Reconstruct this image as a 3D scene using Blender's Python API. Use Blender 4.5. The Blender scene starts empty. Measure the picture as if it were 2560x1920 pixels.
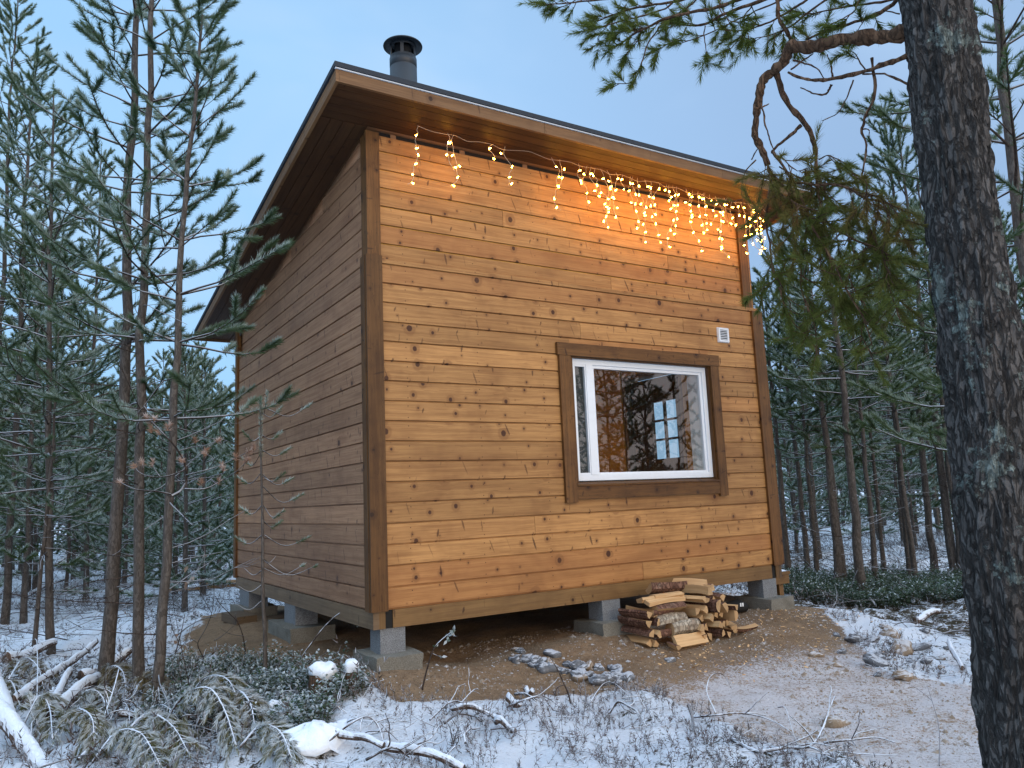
import bpy, math
import numpy as np
from mathutils import Matrix, Vector

rs = np.random.default_rng(7)
S = bpy.context.scene
COL = S.collection

# ------------------------------------------------------------------ camera
CAM = np.array([-2.0477, -5.1959, 0.7092])
RIGHT = np.array([0.85101847, -0.52343002, -0.04229156])
UP = np.array([-0.04159132, -0.14746419, 0.98819253])
FWD = np.array([0.52348613, 0.83921113, 0.1472649])
FPX = 1956.5
cd = bpy.data.cameras.new('camera')
cam = bpy.data.objects.new('camera', cd)
COL.objects.link(cam)
cd.sensor_fit = 'HORIZONTAL'; cd.sensor_width = 36.0; cd.lens = FPX / 2560 * 36
cd.clip_start = 0.05; cd.clip_end = 2000
cam.matrix_world = Matrix(((RIGHT[0], UP[0], -FWD[0], CAM[0]), (RIGHT[1], UP[1], -FWD[1], CAM[1]), (RIGHT[2], UP[2], -FWD[2], CAM[2]), (0, 0, 0, 1)))
S.camera = cam

# ------------------------------------------------------------------ world, sun, exposure
SUN_EL, SUN_AZ = math.radians(12), math.radians(172)      # azimuth measured from +Y towards +X
sun_dir = Vector((math.sin(SUN_AZ) * math.cos(SUN_EL), math.cos(SUN_AZ) * math.cos(SUN_EL), math.sin(SUN_EL)))
W = bpy.data.worlds.new('World'); S.world = W; W.use_nodes = True
wn = W.node_tree; wn.nodes.clear()


def nd(nt, typ, ins=None, **props):
    n = nt.nodes.new(typ)
    for k, v in props.items():
        setattr(n, k, v)
    for k, v in (ins or {}).items():
        s = n.inputs[k]
        if hasattr(v, 'node'):
            nt.links.new(v, s)
        else:
            s.default_value = v
    return n


def mth(nt, op, a, b=0.0, c=0.0, clamp=False):
    return nd(nt, 'ShaderNodeMath', {0: a, 1: b, 2: c}, operation=op, use_clamp=clamp).outputs[0]


def mixc(nt, f, a, b, blend='MIX'):
    n = nd(nt, 'ShaderNodeMix', data_type='RGBA', blend_type=blend)
    for k, v in ((0, f), (6, a), (7, b)):
        if hasattr(v, 'node'):
            nt.links.new(v, n.inputs[k])
        else:
            n.inputs[k].default_value = v if k == 0 else (*v, 1)[:4]
    return n.outputs[2]


def rng_(nt, v, a, b, c=0.0, d=1.0):
    return nd(nt, 'ShaderNodeMapRange', {0: v, 1: a, 2: b, 3: c, 4: d}, interpolation_type='SMOOTHSTEP').outputs[0]


def noise(nt, vec, scale, detail=3.0, rough=0.55, dist=0.0, out=0):
    return nd(nt, 'ShaderNodeTexNoise', {'Vector': vec, 'Scale': scale, 'Detail': detail, 'Roughness': rough, 'Distortion': dist}).outputs[out]


sky = nd(wn, 'ShaderNodeTexSky', sky_type='NISHITA', sun_disc=False, sun_elevation=SUN_EL, sun_rotation=SUN_AZ,
         altitude=200.0, air_density=1.2, dust_density=1.5, ozone_density=2.0)
wtc = nd(wn, 'ShaderNodeTexCoord').outputs['Generated']
wmap = nd(wn, 'ShaderNodeMapping', {'Vector': wtc, 'Scale': (1.0, 1.0, 2.2)}).outputs[0]
cl = noise(wn, wmap, 1.5, 3.0, 0.45, 0.2)
cf = rng_(wn, cl, 0.30, 0.70, 0.86, 1.0)
wsep = nd(wn, 'ShaderNodeSeparateXYZ', {0: wtc})
side = rng_(wn, mth(wn, 'SUBTRACT', wsep.outputs[0], mth(wn, 'MULTIPLY', wsep.outputs[1], 0.9)), -0.75, 0.35)
back = rng_(wn, mth(wn, 'MULTIPLY', wsep.outputs[1], -1.0), 0.15, 1.0)
ccol = mixc(wn, side, (3.3, 5.9, 9.0), (3.1, 4.7, 7.2))
cl2 = noise(wn, wmap, 2.6, 4.0, 0.5, 0.4)
ccol = mixc(wn, rng_(wn, cl2, 0.42, 0.72, 0.0, 0.55), ccol, (4.6, 6.4, 8.8))
ccol = mixc(wn, back, ccol, (13.0, 11.6, 11.2))
skm = mixc(wn, cf, sky.outputs[0], ccol)
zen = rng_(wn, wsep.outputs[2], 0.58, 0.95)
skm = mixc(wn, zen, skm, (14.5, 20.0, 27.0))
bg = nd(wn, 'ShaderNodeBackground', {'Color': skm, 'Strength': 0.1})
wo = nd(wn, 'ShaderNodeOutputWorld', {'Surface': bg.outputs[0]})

sd = bpy.data.lights.new('sun', 'SUN'); sd.energy = 1.05; sd.angle = math.radians(40); sd.color = (1.0, 0.85, 0.64)
sun = bpy.data.objects.new('sun', sd); COL.objects.link(sun)
sun.rotation_euler = sun_dir.to_track_quat('Z', 'Y').to_euler()
S.view_settings.view_transform = 'Standard'; S.view_settings.look = 'None'
S.view_settings.exposure = 0.25; S.view_settings.gamma = 1.0
S.cycles.max_bounces = 6; S.cycles.diffuse_bounces = 3; S.cycles.glossy_bounces = 3
S.cycles.transmission_bounces = 4; S.cycles.transparent_max_bounces = 12
S.cycles.use_denoising = True; S.cycles.sample_clamp_indirect = 6.0
S.cycles.caustics_reflective = False; S.cycles.caustics_refractive = False

# ------------------------------------------------------------------ helpers


class MB:
    def __init__(s):
        s.v, s.f, s.c, s.u, s.n = [], [], [], [], 0

    def add(s, v, f, mat=0, col=None, uv=None):
        v = np.asarray(v, float).reshape(-1, 3)
        k = len(v)
        s.v.append(v)
        for a in (f if isinstance(f, list) else [f]):
            a = np.asarray(a, int)
            if a.size:
                s.f.append((a + s.n, mat))
        s.c.append(np.broadcast_to(np.asarray((0, 0, 0) if col is None else col, float), (k, 3)))
        s.u.append(np.zeros((k, 2)) if uv is None else np.asarray(uv, float))
        s.n += k

    def mesh(s, name, mats, smooth=False):
        me = bpy.data.meshes.new(name)
        V = np.concatenate(s.v); C = np.concatenate(s.c); U = np.concatenate(s.u)
        li = np.concatenate([a.ravel() for a, m in s.f])
        tot = np.concatenate([np.full(len(a), a.shape[1]) for a, m in s.f])
        mi = np.concatenate([np.full(len(a), m) for a, m in s.f])
        me.vertices.add(len(V)); me.vertices.foreach_set('co', V.ravel())
        me.loops.add(len(li)); me.loops.foreach_set('vertex_index', li)
        me.polygons.add(len(tot))
        st = np.concatenate([[0], np.cumsum(tot)[:-1]])
        me.polygons.foreach_set('loop_start', st)
        me.polygons.foreach_set('material_index', mi)
        if smooth:
            me.polygons.foreach_set('use_smooth', np.ones(len(tot), bool))
        at = me.attributes.new('tone', 'FLOAT_COLOR', 'POINT')
        at.data.foreach_set('color', np.c_[C, np.ones(len(C))].ravel())
        uvl = me.uv_layers.new(name='UVMap')
        uvl.data.foreach_set('uv', U[li].ravel())
        for m in (mats if isinstance(mats, (list, tuple)) else [mats]):
            me.materials.append(m)
        me.update(calc_edges=True)
        return me

    def build(s, name, mats, parent=None, smooth=False, bevel=0.0):
        o = bpy.data.objects.new(name, s.mesh(name, mats, smooth))
        COL.objects.link(o)
        if parent is not None:
            o.parent = parent
        if bevel:
            b = o.modifiers.new('bevel', 'BEVEL'); b.width = bevel; b.segments = 2; b.limit_method = 'ANGLE'
        return o


def tag(o, label=None, cat=None, group=None, kind=None):
    for k, v in (('label', label), ('category', cat), ('group', group), ('kind', kind)):
        if v:
            o[k] = v
    return o


def empty(name, loc=(0, 0, 0), rz=0.0, label=None, cat=None, group=None):
    o = bpy.data.objects.new(name, None); COL.objects.link(o)
    o.location = loc; o.rotation_euler = (0, 0, rz); o.empty_display_size = 0.1
    return tag(o, label, cat, group)


KIDS = {}


def copy_tree(o, parent=None):
    c = o.copy(); COL.objects.link(c)
    if parent is not None:
        c.parent = parent
    for ch in [x for x in KIDS.get(o.name, [])]:
        copy_tree(ch, c)
    return c


def ray(px, py):
    return FWD + RIGHT * (px - 1280) / FPX - UP * (py - 960) / FPX


def proj(P):
    d = np.asarray(P, float) - CAM
    z = d @ FWD
    return 1280 + FPX * (d @ RIGHT) / z, 960 - FPX * (d @ UP) / z


def px_d(px, py, D):          # point on the pixel's ray at horizontal distance D
    r = ray(px, py)
    return CAM + r * D / math.hypot(r[0], r[1])


def vnoise(P, seed=0, octaves=3, lac=2.0, gain=0.5):
    P = np.asarray(P, float); out = np.zeros(len(P)); amp = 1.0
    for o in range(octaves):
        i = np.floor(P).astype(np.int64); f = P - i; f = f * f * (3 - 2 * f)
        acc = 0
        dims = P.shape[1]
        for c in range(2 ** dims):
            b = np.array([(c >> k) & 1 for k in range(dims)])
            q = i + b
            h = q[:, 0] * 374761393 + q[:, 1] * 668265263 + (q[:, 2] * 2147483647 if dims > 2 else 0) + seed * 974634721 + o * 1274126177
            h = (h ^ (h >> 13)) * 1274126177
            h = h ^ (h >> 16)
            r = (h & 0xFFFFF) / 0xFFFFF
            w = np.ones(len(P))
            for k in range(dims):
                w = w * (f[:, k] if b[k] else 1 - f[:, k])
            acc = acc + r * w
        out += amp * (acc - 0.5) * 2
        P = P * lac; amp *= gain
    return out


# ------------------------------------------------------------------ terrain
def base_h(x, y):
    x = np.asarray(x, float); y = np.asarray(y, float)
    dx = np.maximum(np.maximum(-0.15 - x, x - 4.35), 0)
    dy = np.maximum(np.maximum(-0.12 - y, y - 4.3), 0)
    d = np.hypot(dx, dy)
    t = np.clip(d / 2.3, 0, 1)
    h = -0.402 - 0.285 * (1 - (1 - t) ** 2)
    far = np.clip((np.hypot(x - 2, y - 1) - 12) / 60, 0, 1)
    return h - 0.3 * far


def terrain(x, y):
    x = np.atleast_1d(np.asarray(x, float)); y = np.atleast_1d(np.asarray(y, float))
    sh = x.shape
    P = np.c_[x.ravel(), y.ravel()]
    n = 0.045 * vnoise(P * 0.9, 3, 2) + 0.018 * vnoise(P * 4.0, 5, 2)
    s = snow_mask(P[:, 0], P[:, 1])
    n = n * (0.6 + 0.4 * s) + s * (0.035 * vnoise(P * 5.0, 9, 2) + 0.03 * np.abs(vnoise(P * 2.2, 11, 2)))
    # shallow drain with stones in front of the cabin
    a, b = np.array([0.75, 0.3]), np.array([1.12, -1.2])
    t = np.clip(((P - a) @ (b - a)) / ((b - a) @ (b - a)), 0, 1)
    dd = np.hypot(*(P - a - t[:, None] * (b - a)).T)
    n = n - 0.05 * np.exp(-(dd / 0.22) ** 2)
    wd = np.clip((np.maximum(P[:, 1] - 0.3, P[:, 0] - 5.2)) / 1.5, 0, 1) * s
    n = n + wd * (0.09 * np.abs(vnoise(P * 1.3, 13, 3)) + 0.05 * vnoise(P * 3.2, 14, 2) - 0.03)
    r = np.hypot(P[:, 0], P[:, 1])
    n = n * np.clip((120 - r) / 100, 0.2, 1)
    return (base_h(P[:, 0], P[:, 1]) + n).reshape(sh)


def poly_sd(x, y, poly):
    """signed distance to a polygon, positive inside"""
    P = np.c_[x, y]; poly = np.asarray(poly); d = np.full(len(P), 1e9); ins = np.zeros(len(P), bool)
    for i in range(len(poly)):
        a, b = poly[i - 1], poly[i]
        t = np.clip(((P - a) @ (b - a)) / max((b - a) @ (b - a), 1e-9), 0, 1)
        d = np.minimum(d, np.hypot(*(P - a - t[:, None] * (b - a)).T))
        c = ((a[1] > P[:, 1]) != (b[1] > P[:, 1]))
        xi = (b[0] - a[0]) * (P[:, 1] - a[1]) / (b[1] - a[1] + 1e-12) + a[0]
        ins ^= c & (P[:, 0] < xi)
    return np.where(ins, d, -d)


def base_pt(px, py):
    r = ray(px, py); t = 2.0
    for i in range(60):
        p = CAM + r * t
        h = float(base_h(p[0], p[1]))
        t += (h - p[2]) / min(r[2], -0.02) * 0.6
        t = min(max(t, 0.5), 300)
    p = CAM + r * t
    return np.array([p[0], p[1], float(base_h(p[0], p[1]))])


# bare sand and gravel: everything inside this outline, given by its corners on the ground
BARE = np.array([base_pt(*p)[:2] for p in [(905, 1712), (1010, 1762), (1130, 1768), (1260, 1762), (1330, 1722), (1500, 1712), (1640, 1722), (1730, 1765),
                                           (1800, 1800), (1900, 1850), (2050, 1905), (2250, 1990), (2700, 2000), (2700, 1745), (2434, 1716), (2292, 1700), (2205, 1680), (2168, 1640),
                                           (2125, 1585), (2080, 1540), (2010, 1512)]]
                + [np.array(v) for v in [(5.6, 2.0), (5.0, 5.0), (-0.2, 5.0), (-0.6, 3.6), (-0.8, 2.2)]]
                + [base_pt(*p)[:2] for p in [(520, 1640), (600, 1690), (700, 1690), (800, 1690)]])
ROOFED = [(-0.3, -0.15), (4.5, -0.15), (4.5, 4.5), (-0.3, 4.5)]


def snow_mask(x, y):
    x = np.asarray(x, float).ravel(); y = np.asarray(y, float).ravel()
    d = poly_sd(x, y, BARE) + 0.12 * vnoise(np.c_[x, y] * 2.5, 21, 3)
    return 1 - np.clip(d / 0.14 + 0.5, 0, 1)


def at(px, py):
    p = base_pt(px, py)
    r = ray(px, py); t = (p - CAM) @ FWD
    for i in range(12):
        q = CAM + r * t
        t += (float(terrain(q[0], q[1])[0]) - q[2]) / min(r[2], -0.02) * 0.5
    q = CAM + r * t
    return np.array([q[0], q[1], float(terrain(q[0], q[1])[0])])


def gz(x, y):
    return float(terrain(x, y)[0])


# ------------------------------------------------------------------ materials
def mat(name):
    m = bpy.data.materials.new(name); m.use_nodes = True
    nt = m.node_tree; nt.nodes.clear()
    return m, nt


def finish(nt, col, rough=0.7, bump=None, bstr=0.3, bdist=0.01, spec=0.3, extra=None, normal=None):
    b = nd(nt, 'ShaderNodeBsdfPrincipled', {'Roughness': rough, 'Specular IOR Level': spec})
    if hasattr(col, 'node'):
        nt.links.new(col, b.inputs['Base Color'])
    else:
        b.inputs['Base Color'].default_value = (*col, 1)
    if bump is not None:
        bn = nd(nt, 'ShaderNodeBump', {'Strength': bstr, 'Distance': bdist, 'Height': bump})
        nt.links.new(bn.outputs[0], b.inputs['Normal'])
    nd(nt, 'ShaderNodeOutputMaterial', {'Surface': b.outputs[0]})
    return b


def wood(name, light, dark, knot, knots=1.0, slits=0.5, rough=0.55, tone_amt=0.5, stain=0.35, long_check=0.0, nails=None, perboard=0.0):
    m, nt = mat(name)
    uv = nd(nt, 'ShaderNodeUVMap', uv_map='UVMap').outputs[0]
    tone = nd(nt, 'ShaderNodeSeparateColor', {0: nd(nt, 'ShaderNodeAttribute', attribute_name='tone').outputs[0]})
    # knots: one candidate per cell
    def cells(su, sv, seed):
        mp = nd(nt, 'ShaderNodeMapping', {'Vector': uv, 'Scale': (su, sv, 1), 'Location': (seed, seed * 1.7, 0)}).outputs[0]
        v = nd(nt, 'ShaderNodeTexVoronoi', {'Vector': mp, 'Scale': 1.0, 'Randomness': 0.9}, voronoi_dimensions='2D')
        dl = nd(nt, 'ShaderNodeVectorMath', {0: mp, 1: v.outputs['Position']}, operation='SUBTRACT').outputs[0]
        sp = nd(nt, 'ShaderNodeSeparateXYZ', {0: dl})
        rc = nd(nt, 'ShaderNodeSeparateColor', {0: v.outputs['Color']})
        return mth(nt, 'DIVIDE', sp.outputs[0], su), mth(nt, 'DIVIDE', sp.outputs[1], sv), rc
    wob = mth(nt, 'MULTIPLY', mth(nt, 'SUBTRACT', noise(nt, uv, 60, 2), 0.5), 0.01)
    kx, ky, kr = cells(4.2, 9.0, 3.3)
    kx = mth(nt, 'ADD', kx, wob)
    kd = mth(nt, 'SQRT', mth(nt, 'ADD', mth(nt, 'MULTIPLY', kx, kx), mth(nt, 'MULTIPLY', mth(nt, 'MULTIPLY', ky, ky), 0.8)))
    pb = mth(nt, 'MULTIPLY', mth(nt, 'SUBTRACT', tone.outputs[2], 0.5), perboard)
    ks = rng_(nt, mth(nt, 'SUBTRACT', kr.outputs[0], mth(nt, 'MULTIPLY', pb, 0.5)), 1.0 - 0.55 * knots, 1.05, 0.0, 0.019)
    ks = mth(nt, 'MULTIPLY', ks, mth(nt, 'ADD', 0.50, mth(nt, 'MULTIPLY', mth(nt, 'POWER', kr.outputs[1], 2.0), 0.75)))
    kmask = mth(nt, 'MULTIPLY', rng_(nt, mth(nt, 'SUBTRACT', kd, ks), 0.004, -0.003), rng_(nt, ks, 0.0005, 0.003))
    halo = mth(nt, 'MULTIPLY', rng_(nt, mth(nt, 'SUBTRACT', kd, mth(nt, 'MULTIPLY', ks, 2.2)), 0.012, -0.004), rng_(nt, ks, 0.0005, 0.003))
    # slits where branches were cut lengthwise
    sx, sy, sr = cells(5.5, 8.0, 11.7)
    sl = mth(nt, 'ADD', mth(nt, 'ADD', sx, mth(nt, 'MULTIPLY', wob, 1.2)), mth(nt, 'MULTIPLY', sy, mth(nt, 'MULTIPLY', mth(nt, 'SUBTRACT', sr.outputs[1], 0.5), 0.9)))
    se = mth(nt, 'ADD', mth(nt, 'POWER', mth(nt, 'ABSOLUTE', mth(nt, 'DIVIDE', sl, mth(nt, 'ADD', 0.003, mth(nt, 'MULTIPLY', sr.outputs[2], 0.006)))), 2.0), mth(nt, 'POWER', mth(nt, 'ABSOLUTE', mth(nt, 'DIVIDE', sy, mth(nt, 'ADD', 0.014, mth(nt, 'MULTIPLY', sr.outputs[1], 0.045)))), 2.0))
    smask = mth(nt, 'MULTIPLY', rng_(nt, se, 1.5, 0.3), rng_(nt, mth(nt, 'ADD', sr.outputs[0], pb), 1.0 - slits * 0.8, 1.02 - slits * 0.8))
    smask = mth(nt, 'MULTIPLY', smask, mth(nt, 'ADD', mth(nt, 'MULTIPLY', sr.outputs[2], 0.75), 0.25))
    # grain bends round the knots
    sepu = nd(nt, 'ShaderNodeSeparateXYZ', {0: uv})
    push = mth(nt, 'MULTIPLY', mth(nt, 'DIVIDE', ky, mth(nt, 'ADD', kd, 0.02)), mth(nt, 'MULTIPLY', ks, -0.7))
    gv = nd(nt, 'ShaderNodeCombineXYZ', {0: mth(nt, 'MULTIPLY', sepu.outputs[0], 1.2), 1: mth(nt, 'MULTIPLY', mth(nt, 'ADD', sepu.outputs[1], push), 42.0)}).outputs[0]
    g1 = noise(nt, gv, 1.0, 4, 0.6, 0.6)
    gv2 = nd(nt, 'ShaderNodeMapping', {'Vector': gv, 'Scale': (4, 5, 1)}).outputs[0]
    g2 = noise(nt, gv2, 1.0, 2, 0.6)
    blot = noise(nt, uv, 3.2, 3, 0.6)
    col = mixc(nt, rng_(nt, g1, 0.34, 0.70), light, [0.48 * l + 0.52 * d for l, d in zip(light, dark)])
    col = mixc(nt, mth(nt, 'MULTIPLY', rng_(nt, g2, 0.48, 0.72), 0.5), col, dark)
    col = mixc(nt, mth(nt, 'MULTIPLY', rng_(nt, blot, 0.45, 0.8), stain), col, dark)
    tn = mth(nt, 'ADD', mth(nt, 'MULTIPLY', mth(nt, 'SUBTRACT', tone.outputs[0], 0.5), tone_amt), 1.0)
    col = nd(nt, 'ShaderNodeVectorMath', {0: col, 1: nd(nt, 'ShaderNodeCombineXYZ', {0: tn, 1: tn, 2: tn}).outputs[0]}, operation='MULTIPLY').outputs[0]
    col = mixc(nt, mth(nt, 'MULTIPLY', tone.outputs[1], 0.25), col, [light[0] * 0.95, light[1] * 0.62, light[2] * 0.55])
    col = mixc(nt, mth(nt, 'MULTIPLY', halo, 0.45), col, dark)
    col = mixc(nt, mth(nt, 'MULTIPLY', smask, 0.8), col, knot)
    col = mixc(nt, mth(nt, 'MULTIPLY', kmask, 0.92), col, knot)
    oc = nd(nt, 'ShaderNodeTexCoord').outputs['Object']
    os_ = nd(nt, 'ShaderNodeSeparateXYZ', {0: oc})
    wx = nd(nt, 'ShaderNodeMapping', {'Vector': oc, 'Scale': (1.3, 1.3, 2.6)}).outputs[0]
    wv_ = noise(nt, wx, 1.0, 4, 0.62, 0.3)
    col = mixc(nt, mth(nt, 'MULTIPLY', rng_(nt, wv_, 0.44, 0.76), stain * 0.9), col, dark)
    if nails is not None:
        nx_ = mth(nt, 'SUBTRACT', mth(nt, 'FRACT', mth(nt, 'DIVIDE', mth(nt, 'ADD', os_.outputs[nails], mth(nt, 'MULTIPLY', tone.outputs[0], 0.012)), 0.6)), 0.5)
        zf = mth(nt, 'FRACT', mth(nt, 'DIVIDE', os_.outputs[2], 0.145))
        za_ = mth(nt, 'MINIMUM', mth(nt, 'ABSOLUTE', mth(nt, 'SUBTRACT', zf, 0.22)), mth(nt, 'ABSOLUTE', mth(nt, 'SUBTRACT', zf, 0.80)))
        nr = mth(nt, 'ADD', mth(nt, 'POWER', mth(nt, 'ABSOLUTE', mth(nt, 'DIVIDE', nx_, 0.0075)), 2.0), mth(nt, 'POWER', mth(nt, 'DIVIDE', za_, 0.030), 2.0))
        col = mixc(nt, mth(nt, 'MULTIPLY', rng_(nt, nr, 1.3, 0.5), 0.85), col, [k * 0.8 for k in knot])
    if long_check:
        cv = nd(nt, 'ShaderNodeMapping', {'Vector': uv, 'Scale': (2.0, 24, 1)}).outputs[0]
        ck = noise(nt, cv, 1.0, 3, 0.6, 0.3)
        ckm = mth(nt, 'MULTIPLY', rng_(nt, mth(nt, 'ABSOLUTE', mth(nt, 'SUBTRACT', ck, 0.5)), 0.012, 0.0), long_check)
        col = mixc(nt, ckm, col, [d * 0.35 for d in dark])
    rr = mth(nt, 'ADD', mth(nt, 'MULTIPLY', g1, 0.25), rough - 0.12)
    b = finish(nt, col, 0.6, mth(nt, 'ADD', g1, mth(nt, 'MULTIPLY', g2, 0.4)), 0.18, 0.004, 0.25)
    nt.links.new(rr, b.inputs['Roughness'])
    return m


def flat(name, col, rough=0.6, nscale=30.0, namt=0.25, bstr=0.15, metallic=0.0, spec=0.3):
    m, nt = mat(name)
    oc = nd(nt, 'ShaderNodeTexCoord').outputs['Object']
    n = noise(nt, oc, nscale, 4, 0.6)
    n2 = noise(nt, oc, nscale * 0.12, 3, 0.6)
    k = mth(nt, 'ADD', mth(nt, 'MULTIPLY', mth(nt, 'ADD', mth(nt, 'MULTIPLY', n, 0.6), mth(nt, 'MULTIPLY', n2, 0.4)), 2 * namt), 1 - namt)
    c = nd(nt, 'ShaderNodeVectorMath', {0: col, 1: nd(nt, 'ShaderNodeCombineXYZ', {0: k, 1: k, 2: k}).outputs[0]}, operation='MULTIPLY').outputs[0]
    b = finish(nt, c, rough, n, bstr, 0.004, spec)
    b.inputs['Metallic'].default_value = metallic
    return m


def snow_top(nt, col, amount=0.5, scale=14.0, lo=0.25, hi=0.6, snow=(0.76, 0.80, 0.86)):
    """lying snow: where the surface faces up"""
    g = nd(nt, 'ShaderNodeNewGeometry')
    nz = nd(nt, 'ShaderNodeSeparateXYZ', {0: g.outputs['True Normal']}).outputs[2]
    n = noise(nt, g.outputs['Position'], scale, 3, 0.6)
    k = mth(nt, 'ADD', nz, mth(nt, 'MULTIPLY', mth(nt, 'SUBTRACT', n, 0.5), 1.1))
    f = mth(nt, 'MULTIPLY', rng_(nt, k, lo, hi), amount)
    return mixc(nt, f, col, snow)


def bark(name, c1, c2, c3, scale=1.0, snow=0.0, lichen=0.0, bstr=0.8, bdist=0.02, crk=0.75):
    m, nt = mat(name)
    tc = nd(nt, 'ShaderNodeTexCoord').outputs['Object']
    mp = nd(nt, 'ShaderNodeMapping', {'Vector': tc, 'Scale': (1, 1, 0.33)}).outputs[0]
    wv = nd(nt, 'ShaderNodeTexNoise', {'Vector': mp, 'Scale': 9.0 * scale, 'Detail': 2.0})
    wp = nd(nt, 'ShaderNodeVectorMath', {0: mp, 1: nd(nt, 'ShaderNodeVectorMath', {0: wv.outputs['Color'], 'Scale': 0.13 / scale}, operation='SCALE').outputs[0]}, operation='ADD').outputs[0]
    vo = nd(nt, 'ShaderNodeTexVoronoi', {'Vector': wp, 'Scale': 26.0 * scale}, feature='DISTANCE_TO_EDGE').outputs[0]
    vo2 = nd(nt, 'ShaderNodeTexVoronoi', {'Vector': wp, 'Scale': 26.0 * scale})
    vr = nd(nt, 'ShaderNodeSeparateColor', {0: vo2.outputs['Color']})
    fine = noise(nt, wp, 70 * scale, 4, 0.65)
    crack = rng_(nt, mth(nt, 'ADD', vo, mth(nt, 'MULTIPLY', mth(nt, 'SUBTRACT', fine, 0.5), 0.7)), -0.02, 0.20)
    big = noise(nt, tc, 5 * scale, 3, 0.6)
    col = mixc(nt, rng_(nt, mth(nt, 'ADD', mth(nt, 'MULTIPLY', vr.outputs[0], 0.5), mth(nt, 'MULTIPLY', fine, 0.5)), 0.25, 0.75), c1, c2)
    col = mixc(nt, mth(nt, 'MULTIPLY', rng_(nt, big, 0.55, 0.75), 0.6), col, c3)
    col = mixc(nt, mth(nt, 'MULTIPLY', mth(nt, 'SUBTRACT', 1.0, crack), crk), col, [c * 0.35 for c in c1])
    h = mth(nt, 'ADD', mth(nt, 'MULTIPLY', crack, 0.7), mth(nt, 'ADD', mth(nt, 'MULTIPLY', fine, 0.35), mth(nt, 'MULTIPLY', vr.outputs[1], 0.35)))
    if lichen:
        l1 = noise(nt, tc, 5.5, 2, 0.5)
        l2 = noise(nt, tc, 34, 4, 0.7)
        lz = nd(nt, 'ShaderNodeSeparateXYZ', {0: tc}).outputs[2]
        band = rng_(nt, mth(nt, 'ABSOLUTE', mth(nt, 'SUBTRACT', lz, 1.72)), 0.8, 0.1, 0.0, 0.09)
        lm = rng_(nt, mth(nt, 'ADD', mth(nt, 'ADD', mth(nt, 'MULTIPLY', l1, 0.75), mth(nt, 'MULTIPLY', l2, 0.5)), band), 0.745, 0.80)
        sp = rng_(nt, noise(nt, tc, 60, 2, 0.5), 0.70, 0.74)
        lm = mth(nt, 'MAXIMUM', lm, mth(nt, 'MULTIPLY', sp, 0.7))
        lc = mixc(nt, rng_(nt, l2, 0.35, 0.65), (0.13, 0.15, 0.13), (0.27, 0.31, 0.28))
        col = mixc(nt, mth(nt, 'MULTIPLY', lm, lichen), col, lc)
        h = mth(nt, 'ADD', h, mth(nt, 'MULTIPLY', lm, mth(nt, 'MULTIPLY', l2, 0.8)))
    if snow:
        col = snow_top(nt, col, snow, lo=0.05 if snow == 1.0 else 0.25, hi=0.35 if snow == 1.0 else 0.6)
    finish(nt, col, 0.85, h, bstr, bdist, 0.15)
    return m


def needle_mat(name, g1, g2, brown=(0.16, 0.08, 0.03), frost=(0.60, 0.68, 0.70)):
    m, nt = mat(name)
    a = nd(nt, 'ShaderNodeSeparateColor', {0: nd(nt, 'ShaderNodeAttribute', attribute_name='tone').outputs[0]})
    c = mixc(nt, a.outputs[2], g1, g2)
    c = mixc(nt, a.outputs[1], c, brown)
    c = mixc(nt, a.outputs[0], c, frost)
    d = nd(nt, 'ShaderNodeBsdfDiffuse', {'Color': c})
    t = nd(nt, 'ShaderNodeBsdfTranslucent', {'Color': c})
    mx = nd(nt, 'ShaderNodeMixShader', {0: 0.3, 1: d.outputs[0], 2: t.outputs[0]})
    nd(nt, 'ShaderNodeOutputMaterial', {'Surface': mx.outputs[0]})
    return m


M = {}
M['clad'] = wood('stained pine cladding', (0.455, 0.232, 0.080), (0.175, 0.071, 0.023), (0.042, 0.012, 0.006), 1.6, 0.46, tone_amt=0.36, nails=0, perboard=1.1, stain=0.5)
M['clad_dark'] = wood('left wall pine cladding', (0.39, 0.210, 0.110), (0.175, 0.080, 0.040), (0.045, 0.018, 0.012), 0.5, 0.75, tone_amt=0.42, stain=0.5, nails=1, perboard=0.35)  # duller, less orange board colour for the left wall
M['trim'] = wood('brown stained trim board', (0.150, 0.066, 0.018), (0.046, 0.018, 0.006), (0.022, 0.008, 0.004), 0.95, 0.35, tone_amt=0.4, stain=0.6, long_check=0.5)
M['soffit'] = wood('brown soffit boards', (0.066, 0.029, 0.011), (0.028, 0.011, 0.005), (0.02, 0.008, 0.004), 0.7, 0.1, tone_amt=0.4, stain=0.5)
M['soffit_groove'] = flat('soffit batten', (0.22, 0.12, 0.06), 0.6)
M['beam'] = wood('impregnated sill beam', (0.20, 0.112, 0.042), (0.095, 0.048, 0.018), (0.035, 0.014, 0.007), 0.7, 0.25, stain=0.6)
M['beam_grey'] = wood('grey brown sill beam', (0.17, 0.112, 0.062), (0.085, 0.052, 0.030), (0.03, 0.018, 0.012), 0.4, 0.3, stain=0.6)
M['fascia'] = wood('fascia board', (0.20, 0.105, 0.045), (0.085, 0.038, 0.016), (0.03, 0.012, 0.006), 0.9, 0.25, tone_amt=0.5, stain=0.5)
M['panel'] = wood('varnished interior panelling', (0.60, 0.34, 0.06), (0.42, 0.21, 0.03), (0.14, 0.05, 0.01), 0.6, 0.0, stain=0.15)
M['dark'] = flat('black membrane', (0.012, 0.011, 0.010), 0.8)
M['felt'] = flat('dark roofing felt', (0.035, 0.04, 0.048), 0.9, 300, 0.5, 0.6)
M['white_edge'] = flat('pale drip edge', (0.62, 0.66, 0.70), 0.5, 60, 0.1)
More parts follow.
